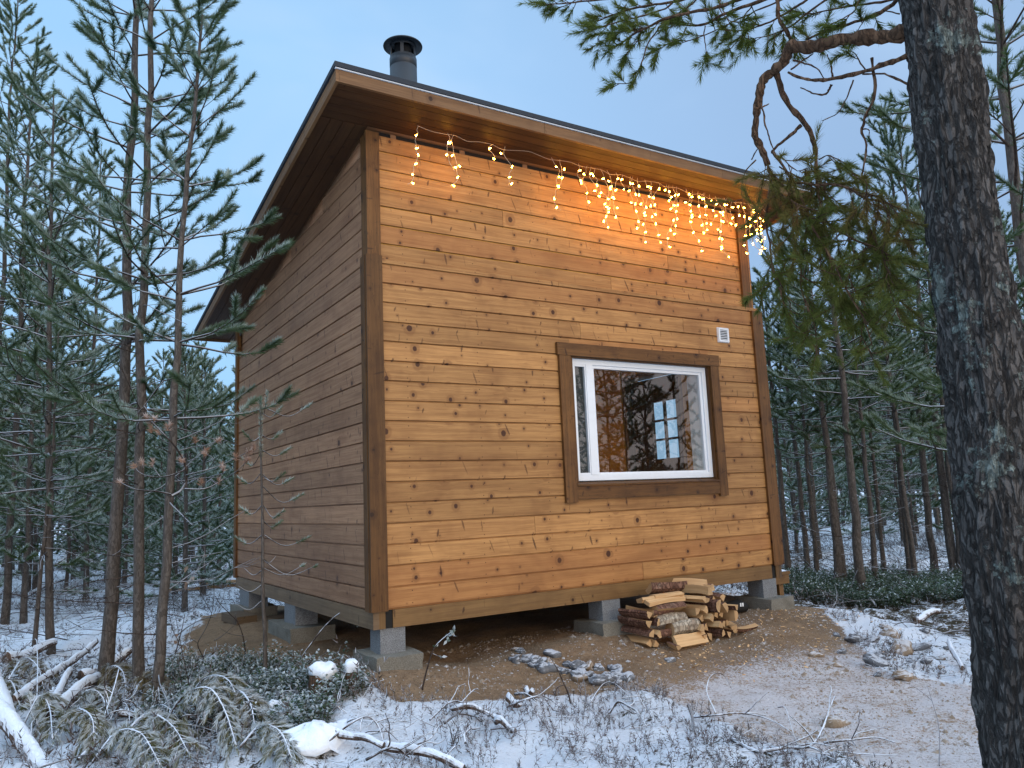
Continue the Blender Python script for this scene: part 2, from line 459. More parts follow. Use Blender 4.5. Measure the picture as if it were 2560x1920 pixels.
M['steel'] = flat('black painted steel', (0.014, 0.018, 0.023), 0.5, 18, 0.2, 0.05, 0.0, 0.45)
M['soot'] = flat('sooty inside', (0.004, 0.004, 0.005), 0.9)
M['white'] = flat('white painted window frame', (0.74, 0.76, 0.78), 0.4, 40, 0.05, 0.03)
M['vent'] = flat('white plastic vent', (0.70, 0.71, 0.72), 0.45, 40, 0.06, 0.03)
M['gasket'] = flat('grey insect screen', (0.045, 0.047, 0.05), 0.7)
M['sofa'] = flat('dark green cloth', (0.018, 0.03, 0.026), 0.95, 120, 0.4, 0.3)


def concrete(name, c, pore):
    m, nt = mat(name)
    oc = nd(nt, 'ShaderNodeTexCoord').outputs['Object']
    n = noise(nt, oc, 150, 3, 0.7); n2 = noise(nt, oc, 12, 4, 0.6)
    k = rng_(nt, n, 0.36, 0.62)
    col = mixc(nt, k, [v * pore for v in c], c)
    col = mixc(nt, mth(nt, 'MULTIPLY', rng_(nt, n2, 0.45, 0.7), 0.5), col, [v * 0.55 for v in c])
    finish(nt, col, 0.9, mth(nt, 'ADD', n, n2), 0.7, 0.006, 0.1)
    return m


M['block'] = concrete('grey porous block', (0.27, 0.28, 0.29), 0.45)
M['pad'] = concrete('cast concrete pad', (0.24, 0.225, 0.19), 0.6)
M['split'] = wood('split pale firewood', (0.56, 0.36, 0.18), (0.36, 0.20, 0.085), (0.14, 0.06, 0.03), 0.35, 0.1, tone_amt=0.9, stain=0.35)
M['end'] = wood('sawn firewood end', (0.50, 0.33, 0.17), (0.30, 0.17, 0.08), (0.12, 0.06, 0.03), 0.1, 0.0, tone_amt=0.9, stain=0.5)
M['fbark'] = bark('firewood bark', (0.13, 0.065, 0.045), (0.24, 0.13, 0.09), (0.30, 0.24, 0.18), 1.5, bstr=0.5, bdist=0.01)
M['birch'] = bark('birch bark', (0.30, 0.24, 0.18), (0.46, 0.40, 0.31), (0.14, 0.08, 0.05), 1.2, bstr=0.3, bdist=0.006)
M['bark_big'] = bark('old pine bark', (0.072, 0.064, 0.058), (0.125, 0.113, 0.104), (0.088, 0.070, 0.062), 1.7, lichen=0.9, bstr=1.0, bdist=0.028, crk=0.55)
M['limb'] = bark('pine limb bark', (0.10, 0.055, 0.032), (0.17, 0.095, 0.055), (0.07, 0.045, 0.03), 1.6, bstr=0.6, bdist=0.012)
M['bark'] = bark('young pine bark', (0.072, 0.061, 0.053), (0.125, 0.108, 0.094), (0.105, 0.078, 0.060), 2.3, bstr=0.5, bdist=0.008, crk=0.35)
M['twig'] = bark('snowy branch bark', (0.045, 0.034, 0.028), (0.085, 0.062, 0.05), (0.06, 0.045, 0.035), 2.0, snow=0.40, bstr=0.4, bdist=0.006)
M['twig_dry'] = bark('bare branch bark', (0.050, 0.036, 0.028), (0.09, 0.062, 0.048), (0.06, 0.045, 0.035), 2.0, snow=0.25, bstr=0.4, bdist=0.006)
M['twig_frost'] = bark('frosted twig bark', (0.05, 0.036, 0.030), (0.09, 0.065, 0.055), (0.06, 0.045, 0.035), 2.0, snow=0.92, bstr=0.4, bdist=0.006)
M['log'] = bark('snowy log bark', (0.085, 0.056, 0.042), (0.15, 0.10, 0.075), (0.19, 0.115, 0.08), 1.6, snow=1.0, bstr=0.5, bdist=0.012)
M['n_frost'] = needle_mat('frosted pine needles', (0.048, 0.084, 0.040), (0.105, 0.150, 0.070), frost=(0.60, 0.70, 0.68))
M['n_dark'] = needle_mat('dark pine needles', (0.044, 0.076, 0.030), (0.098, 0.140, 0.052), frost=(0.58, 0.68, 0.64))
M['n_near'] = needle_mat('olive pine needles', (0.070, 0.098, 0.024), (0.165, 0.195, 0.050), brown=(0.24, 0.13, 0.05))
M['n_cut'] = needle_mat('yellowing cut needles', (0.07, 0.085, 0.025), (0.18, 0.17, 0.06), frost=(0.76, 0.82, 0.88))
M['n_dry'] = needle_mat('dry pinkish needles', (0.30, 0.17, 0.11), (0.40, 0.24, 0.16), frost=(0.74, 0.66, 0.62))
M['heath'] = needle_mat('frosted heath sprigs', (0.035, 0.030, 0.018), (0.075, 0.055, 0.035), brown=(0.10, 0.045, 0.028), frost=(0.70, 0.76, 0.84))
M['leaf'] = needle_mat('frosted lingonberry leaves', (0.028, 0.055, 0.024), (0.065, 0.10, 0.045), frost=(0.74, 0.80, 0.84))
M['leaf_brown'] = needle_mat('withered brown leaves', (0.16, 0.075, 0.03), (0.28, 0.13, 0.05))


def stone_mat(name, c1, c2, snow):
    m, nt = mat(name)
    oc = nd(nt, 'ShaderNodeTexCoord').outputs['Object']
    n = noise(nt, oc, 14, 5, 0.65); n2 = noise(nt, oc, 70, 3, 0.6)
    col = mixc(nt, rng_(nt, n, 0.35, 0.65), c1, c2)
    col = mixc(nt, mth(nt, 'MULTIPLY', rng_(nt, n2, 0.5, 0.7), 0.4), col, [v * 0.5 for v in c1])
    col = snow_top(nt, col, snow, 22, 0.55, 0.95)
    finish(nt, col, 0.85, mth(nt, 'ADD', n, mth(nt, 'MULTIPLY', n2, 0.4)), 0.6, 0.01, 0.2)
    return m


M['stone'] = stone_mat('grey stone', (0.085, 0.087, 0.095), (0.17, 0.175, 0.185), 0.5)
M['stone_tan'] = stone_mat('tan stone', (0.20, 0.145, 0.095), (0.30, 0.23, 0.165), 0.5)

# ground sheet: sand, frosted gravel and snow
m, nt = mat('sand gravel and snow'); M['ground'] = m
g = nd(nt, 'ShaderNodeNewGeometry'); P = g.outputs['Position']
a = nd(nt, 'ShaderNodeSeparateColor', {0: nd(nt, 'ShaderNodeAttribute', attribute_name='tone').outputs[0]})
n1 = noise(nt, P, 1.6, 4, 0.6); n2 = noise(nt, P, 11, 4, 0.65); n3 = noise(nt, P, 55, 3, 0.65); n4 = noise(nt, P, 210, 2, 0.6)
sand = mixc(nt, rng_(nt, n2, 0.3, 0.7), (0.31, 0.205, 0.122), (0.215, 0.138, 0.083))
sand = mixc(nt, rng_(nt, n4, 0.52, 0.66), sand, (0.33, 0.25, 0.17))
sand = mixc(nt, mth(nt, 'MULTIPLY', rng_(nt, n3, 0.54, 0.68), 0.7), sand, (0.095, 0.062, 0.040))
sand = mixc(nt, mth(nt, 'MULTIPLY', rng_(nt, n1, 0.48, 0.62), 0.45), sand, (0.15, 0.105, 0.07))
fr = mth(nt, 'ADD', mth(nt, 'ADD', mth(nt, 'ADD', mth(nt, 'MULTIPLY', n3, 0.38), mth(nt, 'MULTIPLY', n4, 0.30)), mth(nt, 'MULTIPLY', n2, 0.25)), mth(nt, 'MULTIPLY', n1, 0.22))
frm = mth(nt, 'MULTIPLY', rng_(nt, mth(nt, 'ADD', fr, mth(nt, 'MULTIPLY', a.outputs[1], 0.30)), 0.77, 0.90), 0.85)
col = mixc(nt, frm, sand, (0.68, 0.66, 0.68))
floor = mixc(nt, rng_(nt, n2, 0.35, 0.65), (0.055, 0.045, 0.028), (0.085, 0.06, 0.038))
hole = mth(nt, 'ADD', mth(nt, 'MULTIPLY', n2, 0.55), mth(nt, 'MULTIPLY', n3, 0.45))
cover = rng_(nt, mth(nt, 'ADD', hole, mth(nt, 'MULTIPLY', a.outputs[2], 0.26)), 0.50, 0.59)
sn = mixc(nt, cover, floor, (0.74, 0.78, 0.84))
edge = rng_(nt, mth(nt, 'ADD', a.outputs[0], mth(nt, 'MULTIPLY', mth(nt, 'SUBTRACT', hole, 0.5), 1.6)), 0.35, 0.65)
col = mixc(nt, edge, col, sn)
hh = mth(nt, 'ADD', mth(nt, 'ADD', mth(nt, 'MULTIPLY', n3, 0.5), mth(nt, 'MULTIPLY', n2, 0.6)), mth(nt, 'MULTIPLY', n4, 0.2))
finish(nt, col, 0.9, hh, 1.0, 0.045, 0.1)


def glass_mat(name, ior):
    m, nt = mat(name)
    f = nd(nt, 'ShaderNodeFresnel', {'IOR': ior})
    t = nd(nt, 'ShaderNodeBsdfTransparent', {'Color': (0.93, 0.95, 0.94, 1)})
    gl = nd(nt, 'ShaderNodeBsdfGlossy', {'Color': (1, 1, 1, 1), 'Roughness': 0.004})
    fb = mth(nt, 'MULTIPLY', f.outputs[0], mth(nt, 'SUBTRACT', 1.0, nd(nt, 'ShaderNodeNewGeometry').outputs['Backfacing']))
    mx = nd(nt, 'ShaderNodeMixShader', {0: fb, 1: t.outputs[0], 2: gl.outputs[0]})
    nd(nt, 'ShaderNodeOutputMaterial', {'Surface': mx.outputs[0]})
    return m


M['glass'] = glass_mat('window glass', 1.8)
m, nt = mat('glowing bulb'); M['bulb'] = m
em = nd(nt, 'ShaderNodeEmission', {'Color': (1.0, 0.44, 0.045, 1), 'Strength': 80.0})
nd(nt, 'ShaderNodeOutputMaterial', {'Surface': em.outputs[0]})
M['cord'] = flat('clear light cord', (0.50, 0.42, 0.32), 0.4, 60, 0.1)

# ------------------------------------------------------------------ mesh shapes
QF = np.array([[0, 1, 2, 3], [4, 5, 6, 7], [8, 9, 10, 11], [12, 13, 14, 15], [16, 17, 18, 19], [20, 21, 22, 23]])


def obox(mb, o, ex, ey, ez, mat=0, tone=None, off=None):
    """box from a corner and three edge vectors; the grain runs along ex"""
    o, ex, ey, ez = (np.asarray(v, float) for v in (o, ex, ey, ez))
    lx, ly, lz = (np.linalg.norm(v) for v in (ex, ey, ez))
    V, U = [], []
    off = rs.uniform(0, 60, 2) if off is None else np.asarray(off)

    def q(a, b, c, d, ua, ub):
        V.extend([a, b, c, d]); U.extend([(0, 0), (ua, 0), (ua, ub), (0, ub)])
    q(o + ey, o + ey + ex, o + ex, o, lx, ly)
    q(o + ez, o + ez + ex, o + ez + ex + ey, o + ez + ey, lx, ly)
    q(o, o + ex, o + ex + ez, o + ez, lx, lz)
    q(o + ey + ex, o + ey, o + ey + ez, o + ey + ex + ez, lx, lz)
    q(o + ey, o, o + ez, o + ey + ez, ly, lz)
    q(o + ex, o + ex + ey, o + ex + ey + ez, o + ex + ez, ly, lz)
    tone = (rs.random(), 0, rs.random()) if tone is None else tone
    mb.add(V, QF, mat, tone, np.array(U) + off)


def box(mb, x0, x1, y0, y1, z0, z1, axis='x', mat=0, tone=None):
    if axis == 'x':
        obox(mb, (x0, y0, z0), (x1 - x0, 0, 0), (0, y1 - y0, 0), (0, 0, z1 - z0), mat, tone)
    elif axis == 'y':
        obox(mb, (x1, y0, z0), (0, y1 - y0, 0), (x0 - x1, 0, 0), (0, 0, z1 - z0), mat, tone)
    else:
        obox(mb, (x0, y0, z0), (0, 0, z1 - z0), (x1 - x0, 0, 0), (0, y1 - y0, 0), mat, tone)


def clad_board(mb, a, b, out, z, h=0.145, tone=None, z1=None):
    """one weatherboard from a to b (xy), facing out; profile with a sunk groove under it. z1 lets the top edge slope"""
    a = np.array([*a, 0.0]); b = np.array([*b, 0.0]); out = np.array([*out, 0.0]); L = np.linalg.norm(b - a)
    prof = [(-0.0165, 0.0), (-0.0165, 0.0095), (0.0, 0.0125), (0.0, h - 0.0015), (-0.002, h), (-0.0165, h)]
    off = rs.uniform(0, 60, 2)
    tone = (rs.random(), (rs.random() < 0.16) * rs.random(), rs.random()) if tone is None else tone
    V, U, F = [], [], []
    for i in range(len(prof) - 1):
        (o0, h0), (o1, h1) = prof[i], prof[i + 1]
        k = len(V)
        zz = np.array([0, 0, 1.0])
        V += [a + out * o0 + zz * (z + h0), b + out * o0 + zz * (z + h0), b + out * o1 + zz * (z + h1), a + out * o1 + zz * (z + h1)]
        U += [(0, h0), (L, h0), (L, h1), (0, h1)]; F.append([k, k + 1, k + 2, k + 3])
    for e, s in ((a, 1), (b, -1)):
        k = len(V)
        V += [e + out * -0.016 + zz * z, e + zz * (z + 0.011), e + zz * (z + h - 0.002), e + out * -0.016 + zz * (z + h)]
        U += [(0, 0), (0.01, 0), (0.01, h), (0, h)]; F.append([k, k + 1, k + 2, k + 3][::s])
    mb.add(V, np.array(F), 0, tone, np.array(U) + off)


def frame_of(T):
    ref = np.where(np.abs(T[:, 2:3]) > 0.9, np.array([[1.0, 0, 0]]), np.array([[0, 0, 1.0]]))
    n1 = np.cross(T, ref); n1 /= np.linalg.norm(n1, axis=1, keepdims=True) + 1e-9
    return n1, np.cross(T, n1)


def tube(mb, P, R, n=5, mat=0, col=None, cap=True):
    P = np.asarray(P, float); k = len(P)
    R = np.broadcast_to(np.asarray(R, float), (k,))
    T = np.gradient(P, axis=0); T /= np.linalg.norm(T, axis=1, keepdims=True) + 1e-9
    ref = np.array([1.0, 0, 0]) if abs(T[:, 2].mean()) > 0.8 else np.array([0, 0, 1.0])
    n1 = np.cross(T, ref); n1 /= np.linalg.norm(n1, axis=1, keepdims=True) + 1e-9
    n2 = np.cross(T, n1)
    a = np.arange(n) / n * 2 * math.pi
    V = P[:, None] + R[:, None, None] * (np.cos(a)[None, :, None] * n1[:, None] + np.sin(a)[None, :, None] * n2[:, None])
    i = np.arange(k - 1)[:, None] * n; j = np.arange(n)[None]; j2 = (j + 1) % n
    F = np.stack([i + j, i + j2, i + n + j2, i + n + j], -1).reshape(-1, 4)
    fs = [F]
    if cap:
        fs += [np.arange(n)[None, ::-1], (np.arange(n) + (k - 1) * n)[None]]
    mb.add(V.reshape(-1, 3), fs, mat, col)


def spline(P, k=4):
    """Catmull-Rom through points"""
    P = np.asarray(P, float); Q = np.vstack([2 * P[0] - P[1], P, 2 * P[-1] - P[-2]])
    out = []
    for i in range(1, len(Q) - 2):
        for t in np.arange(k) / k:
            a, b, c, d = Q[i - 1], Q[i], Q[i + 1], Q[i + 2]
            out.append(0.5 * (2 * b + (c - a) * t + (2 * a - 5 * b + 4 * c - d) * t * t + (3 * b - a - 3 * c + d) * t ** 3))
    out.append(P[-1])
    return np.array(out)


def needles(mb, A, B, n, L, w, r, ang=(25, 60), frost=0.3, brown=0.0, mat=0, tips=1.0, droop=0.0):
    """n needles round every shoot A->B, each one thin triangle"""
    A = np.asarray(A, float).reshape(-1, 3); B = np.asarray(B, float).reshape(-1, 3)
    if not len(A):
        return
    k = len(A); N = k * n
    A = np.repeat(A, n, 0); Bx = np.repeat(B, n, 0)
    d = Bx - A; d /= np.linalg.norm(d, axis=1, keepdims=True) + 1e-9
    t = r.random(N) ** 0.8
    pos = A + (Bx - A) * t[:, None]
    n1, n2 = frame_of(d)
    ph = r.random(N) * 2 * math.pi
    an = np.radians(ang[1] + (ang[0] - ang[1]) * t + r.normal(0, 7, N))
    rad = n1 * np.cos(ph)[:, None] + n2 * np.sin(ph)[:, None]
    dr = d * np.cos(an)[:, None] + rad * np.sin(an)[:, None]
    dr[:, 2] -= droop
    dr /= np.linalg.norm(dr, axis=1, keepdims=True)
    ln = L * r.uniform(0.75, 1.15, N)
    tip = pos + dr * ln[:, None]
    sd_ = np.cross(dr, r.normal(size=(N, 3))); sd_ /= np.linalg.norm(sd_, axis=1, keepdims=True) + 1e-9
    sd_ *= w / 2
    fr0 = np.broadcast_to(np.asarray(frost, float), (k,)); fr = np.repeat(fr0 * np.where(r.random(k) < 0.4, r.uniform(0.1, 0.6, k), r.uniform(0.9, 1.7, k)), n)
    upf = np.clip(0.45 + 0.95 * rad[:, 2], 0, 1.25)
    fr = np.clip(fr * upf + fr * r.normal(0, 0.25, N), 0, 0.95)
    br = np.repeat(np.clip(np.broadcast_to(np.asarray(brown, float), (k,)), 0, 1), n)
    sh = np.clip(np.repeat(r.random(k), n) * 0.6 + r.random(N) * 0.4, 0, 1)
    V = np.stack([pos - sd_, pos + sd_, tip], 1).reshape(-1, 3)
    C = np.stack([np.c_[fr * 0.45, br, sh], np.c_[fr * 0.45, br, sh], np.c_[fr * tips, br, sh]], 1).reshape(-1, 3)
    mb.add(V, np.arange(N * 3).reshape(-1, 3), mat, C)


# ------------------------------------------------------------------ trees
def pine_parts(seed, H, r0, cb, spread, gap=0.34, lean=(0, 0), dead=10, nn=60, nl=0.05, nw=0.0032, frost=0.4, shoot=0.16, tseg=8, density=1.0, top_up=1.0, bscale=1.0, deadlen=0.7):
    """a pine standing at the origin: meshes builders for trunk, branches, needles"""
    r = np.random.default_rng(seed)
    tr, br, ne = MB(), MB(), MB()
    z = np.arange(-0.25, H + 0.01, 0.3)
    tz = np.clip(z / H, 0, 1)
    wob = np.c_[np.cumsum(r.normal(0, 0.010, len(z))), np.cumsum(r.normal(0, 0.010, len(z)))]
    wob -= wob[1]
    path = np.c_[lean[0] * z + wob[:, 0], lean[1] * z + wob[:, 1], z]
    rad = r0 * (1 - tz) ** 0.75 + 0.006 + r0 * 0.25 * np.exp(-np.maximum(z, 0) / 0.10)
    tube(tr, path, rad, tseg)

    def at_z(h):
        return np.array([np.interp(h, z, path[:, 0]), np.interp(h, z, path[:, 1]), h]), np.interp(h, z, rad)
    SA, SB = [], []

    def twig(p, d, L, rad_, lev):
        k = 4
        up = 0.35 if lev else 0.0
        pts = [p]; dd = d.copy()
        for i in range(k - 1):
            dd = dd + np.array([0, 0, up * 0.3]) + r.normal(0, 0.07, 3); dd /= np.linalg.norm(dd)
            pts.append(pts[-1] + dd * L / (k - 1))
        pts = np.array(pts)
        tube(br, pts, np.linspace(rad_, rad_ * 0.5, k), 3, cap=False)
        for i in range(k - 1):
            if i or L < 0.25:
                SA.append(pts[i]); SB.append(pts[i + 1])
        SA.append(pts[-1] - dd * 0.02); SB.append(pts[-1] + dd * shoot * 0.30)
        if L > 0.22:
            for s in range(int(L / 0.12 * density)):
                t = r.uniform(0.3, 0.95); i = min(int(t * (k - 1)), k - 2); q = pts[i] + (pts[i + 1] - pts[i]) * (t * (k - 1) - i)
                sdv = np.cross(dd, [0, 0, 1.0]) * r.choice([-1, 1]); sdv /= np.linalg.norm(sdv) + 1e-6
                d2 = dd * 0.7 + sdv * r.uniform(0.4, 0.8) + np.array([0, 0, r.uniform(-0.1, 0.35)]); d2 /= np.linalg.norm(d2)
                l2 = r.uniform(0.5, 1.0) * shoot
                tube(br, [q, q + d2 * l2 * 0.5], [rad_ * 0.5, rad_ * 0.4], 3, cap=False)
                SA.append(q + d2 * l2 * 0.15); SB.append(q + d2 * l2 * 1.1)

    h = cb
    while h < H - 0.25:
        f = (h - cb) / max(H - cb, 0.1)
        nb = r.integers(3, 6)
        a0 = r.random() * 6.28
        for b in range(nb):
            az = a0 + b * 6.283 / nb + r.normal(0, 0.25)
            hh = h + r.normal(0, 0.03)
            L = (spread * (1 - f) ** 0.7 * r.uniform(0.55, 1.15) + 0.2) * (0.75 + 0.25 * min(1, f * 4 + 0.4))
            el = math.radians(r.uniform(-5, 18) + 48 * f ** 1.2 * top_up)
            p0, rr = at_z(hh)
            d = np.array([math.cos(az) * math.cos(el), math.sin(az) * math.cos(el), math.sin(el)])
            k = 6; pts = [p0 + d * rr * 0.5]; dd = d.copy()
            for i in range(k - 1):
                dd = dd + np.array([0, 0, 0.10 + 0.08 * i * (1 - f)]) * (0.6 if i > 1 else -0.5 * (1 - f)) + r.normal(0, 0.06, 3); dd /= np.linalg.norm(dd)
                pts.append(pts[-1] + dd * L / (k - 1))
            pts = np.array(pts); r1 = min(rr * 0.42, 0.003 + 0.0080 * L) * bscale
            tube(br, pts, np.linspace(r1, r1 * 0.35, k), 4, cap=False)
            for i in range(2 if L > 0.5 else 1, k - 1):
                SA.append(pts[i]); SB.append(pts[i + 1])
            SA.append(pts[-1] - dd * 0.03); SB.append(pts[-1] + dd * shoot * 0.4)
            ns = int(L * (1 - 0.3) / 0.13 * density)
            for s in range(ns):
                t = 0.32 + 0.66 * (s + r.random()) / max(ns, 1); i = min(int(t * (k - 1)), k - 2)
                q = pts[i] + (pts[i + 1] - pts[i]) * (t * (k - 1) - i); dl = pts[i + 1] - pts[i]; dl /= np.linalg.norm(dl)
                sdv = np.cross(dl, [0, 0, 1.0]) * (1 if s % 2 else -1); sdv /= np.linalg.norm(sdv) + 1e-6
                d2 = dl * 0.75 + sdv * r.uniform(0.45, 0.95) + np.array([0, 0, r.uniform(-0.1, 0.3)]); d2 /= np.linalg.norm(d2)
                twig(q, d2, max(0.1, L * (1.02 - t) * r.uniform(0.35, 0.65) + 0.05), r1 * 0.45, 1)
        h += gap * r.uniform(0.8, 1.2) * (1.0 - 0.25 * f)
    # leader
    pt, _ = at_z(H)
    SA.append(pt - np.array([0, 0, 0.3])); SB.append(pt + np.array([0, 0, 0.12]))
    for i in range(dead):
        hh = r.uniform(0.15, cb + 0.3); az = r.random() * 6.28; el = math.radians(r.uniform(-20, 18)); L = r.uniform(0.25, 1.0) * deadlen
        p0, rr = at_z(hh); d = np.array([math.cos(az) * math.cos(el), math.sin(az) * math.cos(el), math.sin(el)])
        pts = [p0]; dd = d
        for j in range(4):
            dd = dd + r.normal(0, 0.14, 3) + np.array([0, 0, 0.05]); dd /= np.linalg.norm(dd); pts.append(pts[-1] + dd * L / 4)
        tube(br, pts, np.linspace(0.0055, 0.002, 5) * bscale, 3, cap=False)
        for j in range(r.integers(0, 4)):
            q = pts[r.integers(1, 4)]; d2 = dd + r.normal(0, 0.6, 3); d2 /= np.linalg.norm(d2)
            tube(br, [q, q + d2 * L * 0.15, q + d2 * L * 0.3 + np.array([0, 0, 0.03])], [0.0025, 0.002, 0.0012], 3, cap=False)
    needles(ne, SA, SB, nn, nl, nw, r, (22, 58), frost)
    return tr, br, ne


def pine(name, seed, loc, label, group=None, rz=0.0, nm='n_frost', bm='twig', tm='bark', cat='pine tree', **kw):
    tr, br, ne = pine_parts(seed, **kw)
    e = empty(name, loc, rz, label, cat, group)
    a = tr.build('trunk', M[tm], e, smooth=True); b = br.build('branch_sprays', M[bm], e, smooth=True); c = ne.build('crown', M[nm], e)
    KIDS[e.name] = [a, b, c]
    return e


def top_h(px, py, base):
    """height of a vertical tree at base whose top shows at row py"""
    lo, hi = 0.3, 14
    for i in range(40):
        mid = (lo + hi) / 2
        if proj(base + np.array([0, 0, mid]))[1] > py:
            lo = mid
        else:
            hi = mid
    return lo

# ================================================================== GROUND
def graded(c0, c1, step, lo, hi, growth=1.16):
    mid = list(np.arange(c0, c1 + step * 0.5, step)); a = []; s = step; x = c0
    while x > lo:
        s *= growth; x -= s; a.append(x)
    b = []; s = step; x = c1
    while x < hi:
        s *= growth; x += s; b.append(x)
    return np.array(a[::-1] + mid + b)


gx = graded(-4.2, 7.2, 0.045, -420, 420); gy = graded(-4.2, 5.5, 0.045, -420, 420)
XX, YY = np.meshgrid(gx, gy)
ZZ = terrain(XX, YY)
nx, ny = len(gx), len(gy)
i = (np.arange(ny - 1)[:, None] * nx + np.arange(nx - 1)[None]).ravel()
snow = snow_mask(XX, YY)
roofd = poly_sd(XX.ravel(), YY.ravel(), ROOFED)
frost_a = np.clip((-roofd - 0.15) / 0.9, 0, 1)
fx, fy = XX.ravel(), YY.ravel()
drift = np.clip(0.62 + 0.45 * vnoise(np.c_[fx, fy] * 0.8, 31, 2), 0, 1)
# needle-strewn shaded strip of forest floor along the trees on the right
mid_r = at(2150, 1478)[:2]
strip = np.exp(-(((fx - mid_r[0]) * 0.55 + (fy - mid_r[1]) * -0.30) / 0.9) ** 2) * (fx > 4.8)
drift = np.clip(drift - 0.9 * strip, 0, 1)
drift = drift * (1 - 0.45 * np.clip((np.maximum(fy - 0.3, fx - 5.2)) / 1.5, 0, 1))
gm = MB()
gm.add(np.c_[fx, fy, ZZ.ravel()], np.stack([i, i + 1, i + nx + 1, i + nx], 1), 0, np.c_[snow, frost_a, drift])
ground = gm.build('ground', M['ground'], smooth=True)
tag(ground, kind='structure')

# ================================================================== CABIN
CW, CD = 4.14, 4.12
cabin = empty('cabin', (0, 0, 0), 0, 'small wooden cabin clad in orange-brown stained pine boards under a sloping shed roof', 'cabin')


def soffit_z(y):
    return 3.598 - 0.1541 * (y + 0.414)


RX0, RX1, RY0, RY1 = -0.37, 4.62, -0.414, 4.70
OP = (1.775, 3.385, 0.735, 1.90)          # window opening x0, x1, z0, z1
# wall cores
core = MB()
th0, th1 = 0.036, 0.20
for (x0, x1, z0, z1) in ((0.02, OP[0], 0.0, 2.5), (OP[1], CW - 0.02, 0.0, 2.5), (OP[0], OP[1], 0.0, OP[2]), (OP[0], OP[1], OP[3], 2.5)):
    box(core, x0, x1, 0.017, th1, z0, z1)
box(core, 0.055, CW - 0.055, 0.055, th1, 2.5, 3.44)
for x0, x1, xo in ((0.017, 0.20, 0.055), (CW - 0.20, CW - 0.017, None)):
    if xo is None:      # right wall with a doorway
        box(core, x0, x1, th1, 0.98, 0, 2.5, 'y'); box(core, x0, x1, 1.88, CD - 0.02, 0, 2.5, 'y'); box(core, x0, x1, 0.98, 1.88, 2.05, 2.5, 'y')
    else:
        box(core, x0, x1, th1, CD - 0.02, 0, 2.5, 'y')
    a0, a1 = (xo, x1) if xo else (x0, x1 - 0.04)
    z = np.array([2.5, 2.5, soffit_z(CD - 0.05) - 0.01, soffit_z(th1) - 0.01]); yy = np.array([th1, CD - 0.02, CD - 0.02, th1])
    V = np.array([[a0, yy[k], z[k]] for k in range(4)] + [[a1, yy[k], z[k]] for k in range(4)])
    core.add(V, np.array([[3, 2, 1, 0], [4, 5, 6, 7], [0, 1, 5, 4], [1, 2, 6, 5], [2, 3, 7, 6], [3, 0, 4, 7]]), 0, (0.5, 0, 0), V[:, 1:])
for x0, x1, z0, z1 in ((0.20, 1.3, 0, 2.8), (3.0, CW - 0.20, 0, 2.8), (1.3, 3.0, 0, 0.75), (1.3, 3.0, 2.1, 2.8)):  # window hole in the unseen rear wall, added to let daylight in
    box(core, x0, x1, CD - 0.20, CD - 0.02, z0, z1)
core.build('wall_core', M['panel'], cabin)

# front cladding
fc = MB()
p = 0.145


def row(mb, x0, x1, z, h, yo, out=(0, -1), joint=None):
    cuts = [x0] + ([joint] if joint else []) + [x1]
    for a, b in zip(cuts[:-1], cuts[1:]):
        clad_board(mb, (a, yo), (b - (0.003 if b != x1 else 0), yo), out, z, h)


joints = {0: 2.42, 1: None, 3: 1.35, 5: 0.9, 7: None, 10: 1.1, 12: 2.7, 14: 1.9, 15: 3.1}
for k in range(17):
    z = k * p
    if z + p > OP[2] + 0.02 and z < OP[3] + 0.04:
        if z + p > OP[3] + 0.04:
            row(fc, 0.0, CW, z, p, 0.0, joint=joints.get(k)) if z > OP[3] else [row(fc, 0.0, OP[0], z, p, 0.0), row(fc, OP[1], CW, z, p, 0.0),
                clad_board(fc, (OP[0], 0.0), (OP[1], 0.0), (0, -1), OP[3] + 0.005, z + p - OP[3] - 0.005)]
        else:
            row(fc, 0.0, OP[0], z, p, 0.0); row(fc, OP[1], CW, z, p, 0.0)
    else:
        row(fc, 0.0, CW, z, p, 0.0, joint=joints.get(k))
row(fc, 0.0, CW, 17 * p, 0.046, 0.0, joint=1.7)
UF = 0.040
zu = 2.635 - p
for k in range(7):
    z = zu + k * p
    h = min(p, 3.490 - z)
    if h > 0.03:
        row(fc, 0.03, CW - 0.03, z, h, UF, joint=[2.3, None, 3.0, 1.2, None, 2.1, None][k])
fc.build('front_cladding', M['clad'], cabin)
# battens in the ventilation slot under the soffit
for x in np.arange(0.22, 4.0, 0.6):
    vb = MB(); box(vb, x, x + 0.045, UF + 0.004, UF + 0.014, 3.484, soffit_z(0) - 0.012, 'z')
    vb.build('slot_batten', M['soffit_groove'], cabin)
vd = MB(); box(vd, 0.06, CW - 0.06, UF + 0.0145, UF + 0.016, 3.46, soffit_z(0) - 0.01)  # black sheet painting the shade inside the open slot
vd.build('slot_shade_sheet', M['dark'], cabin)

# side and rear cladding


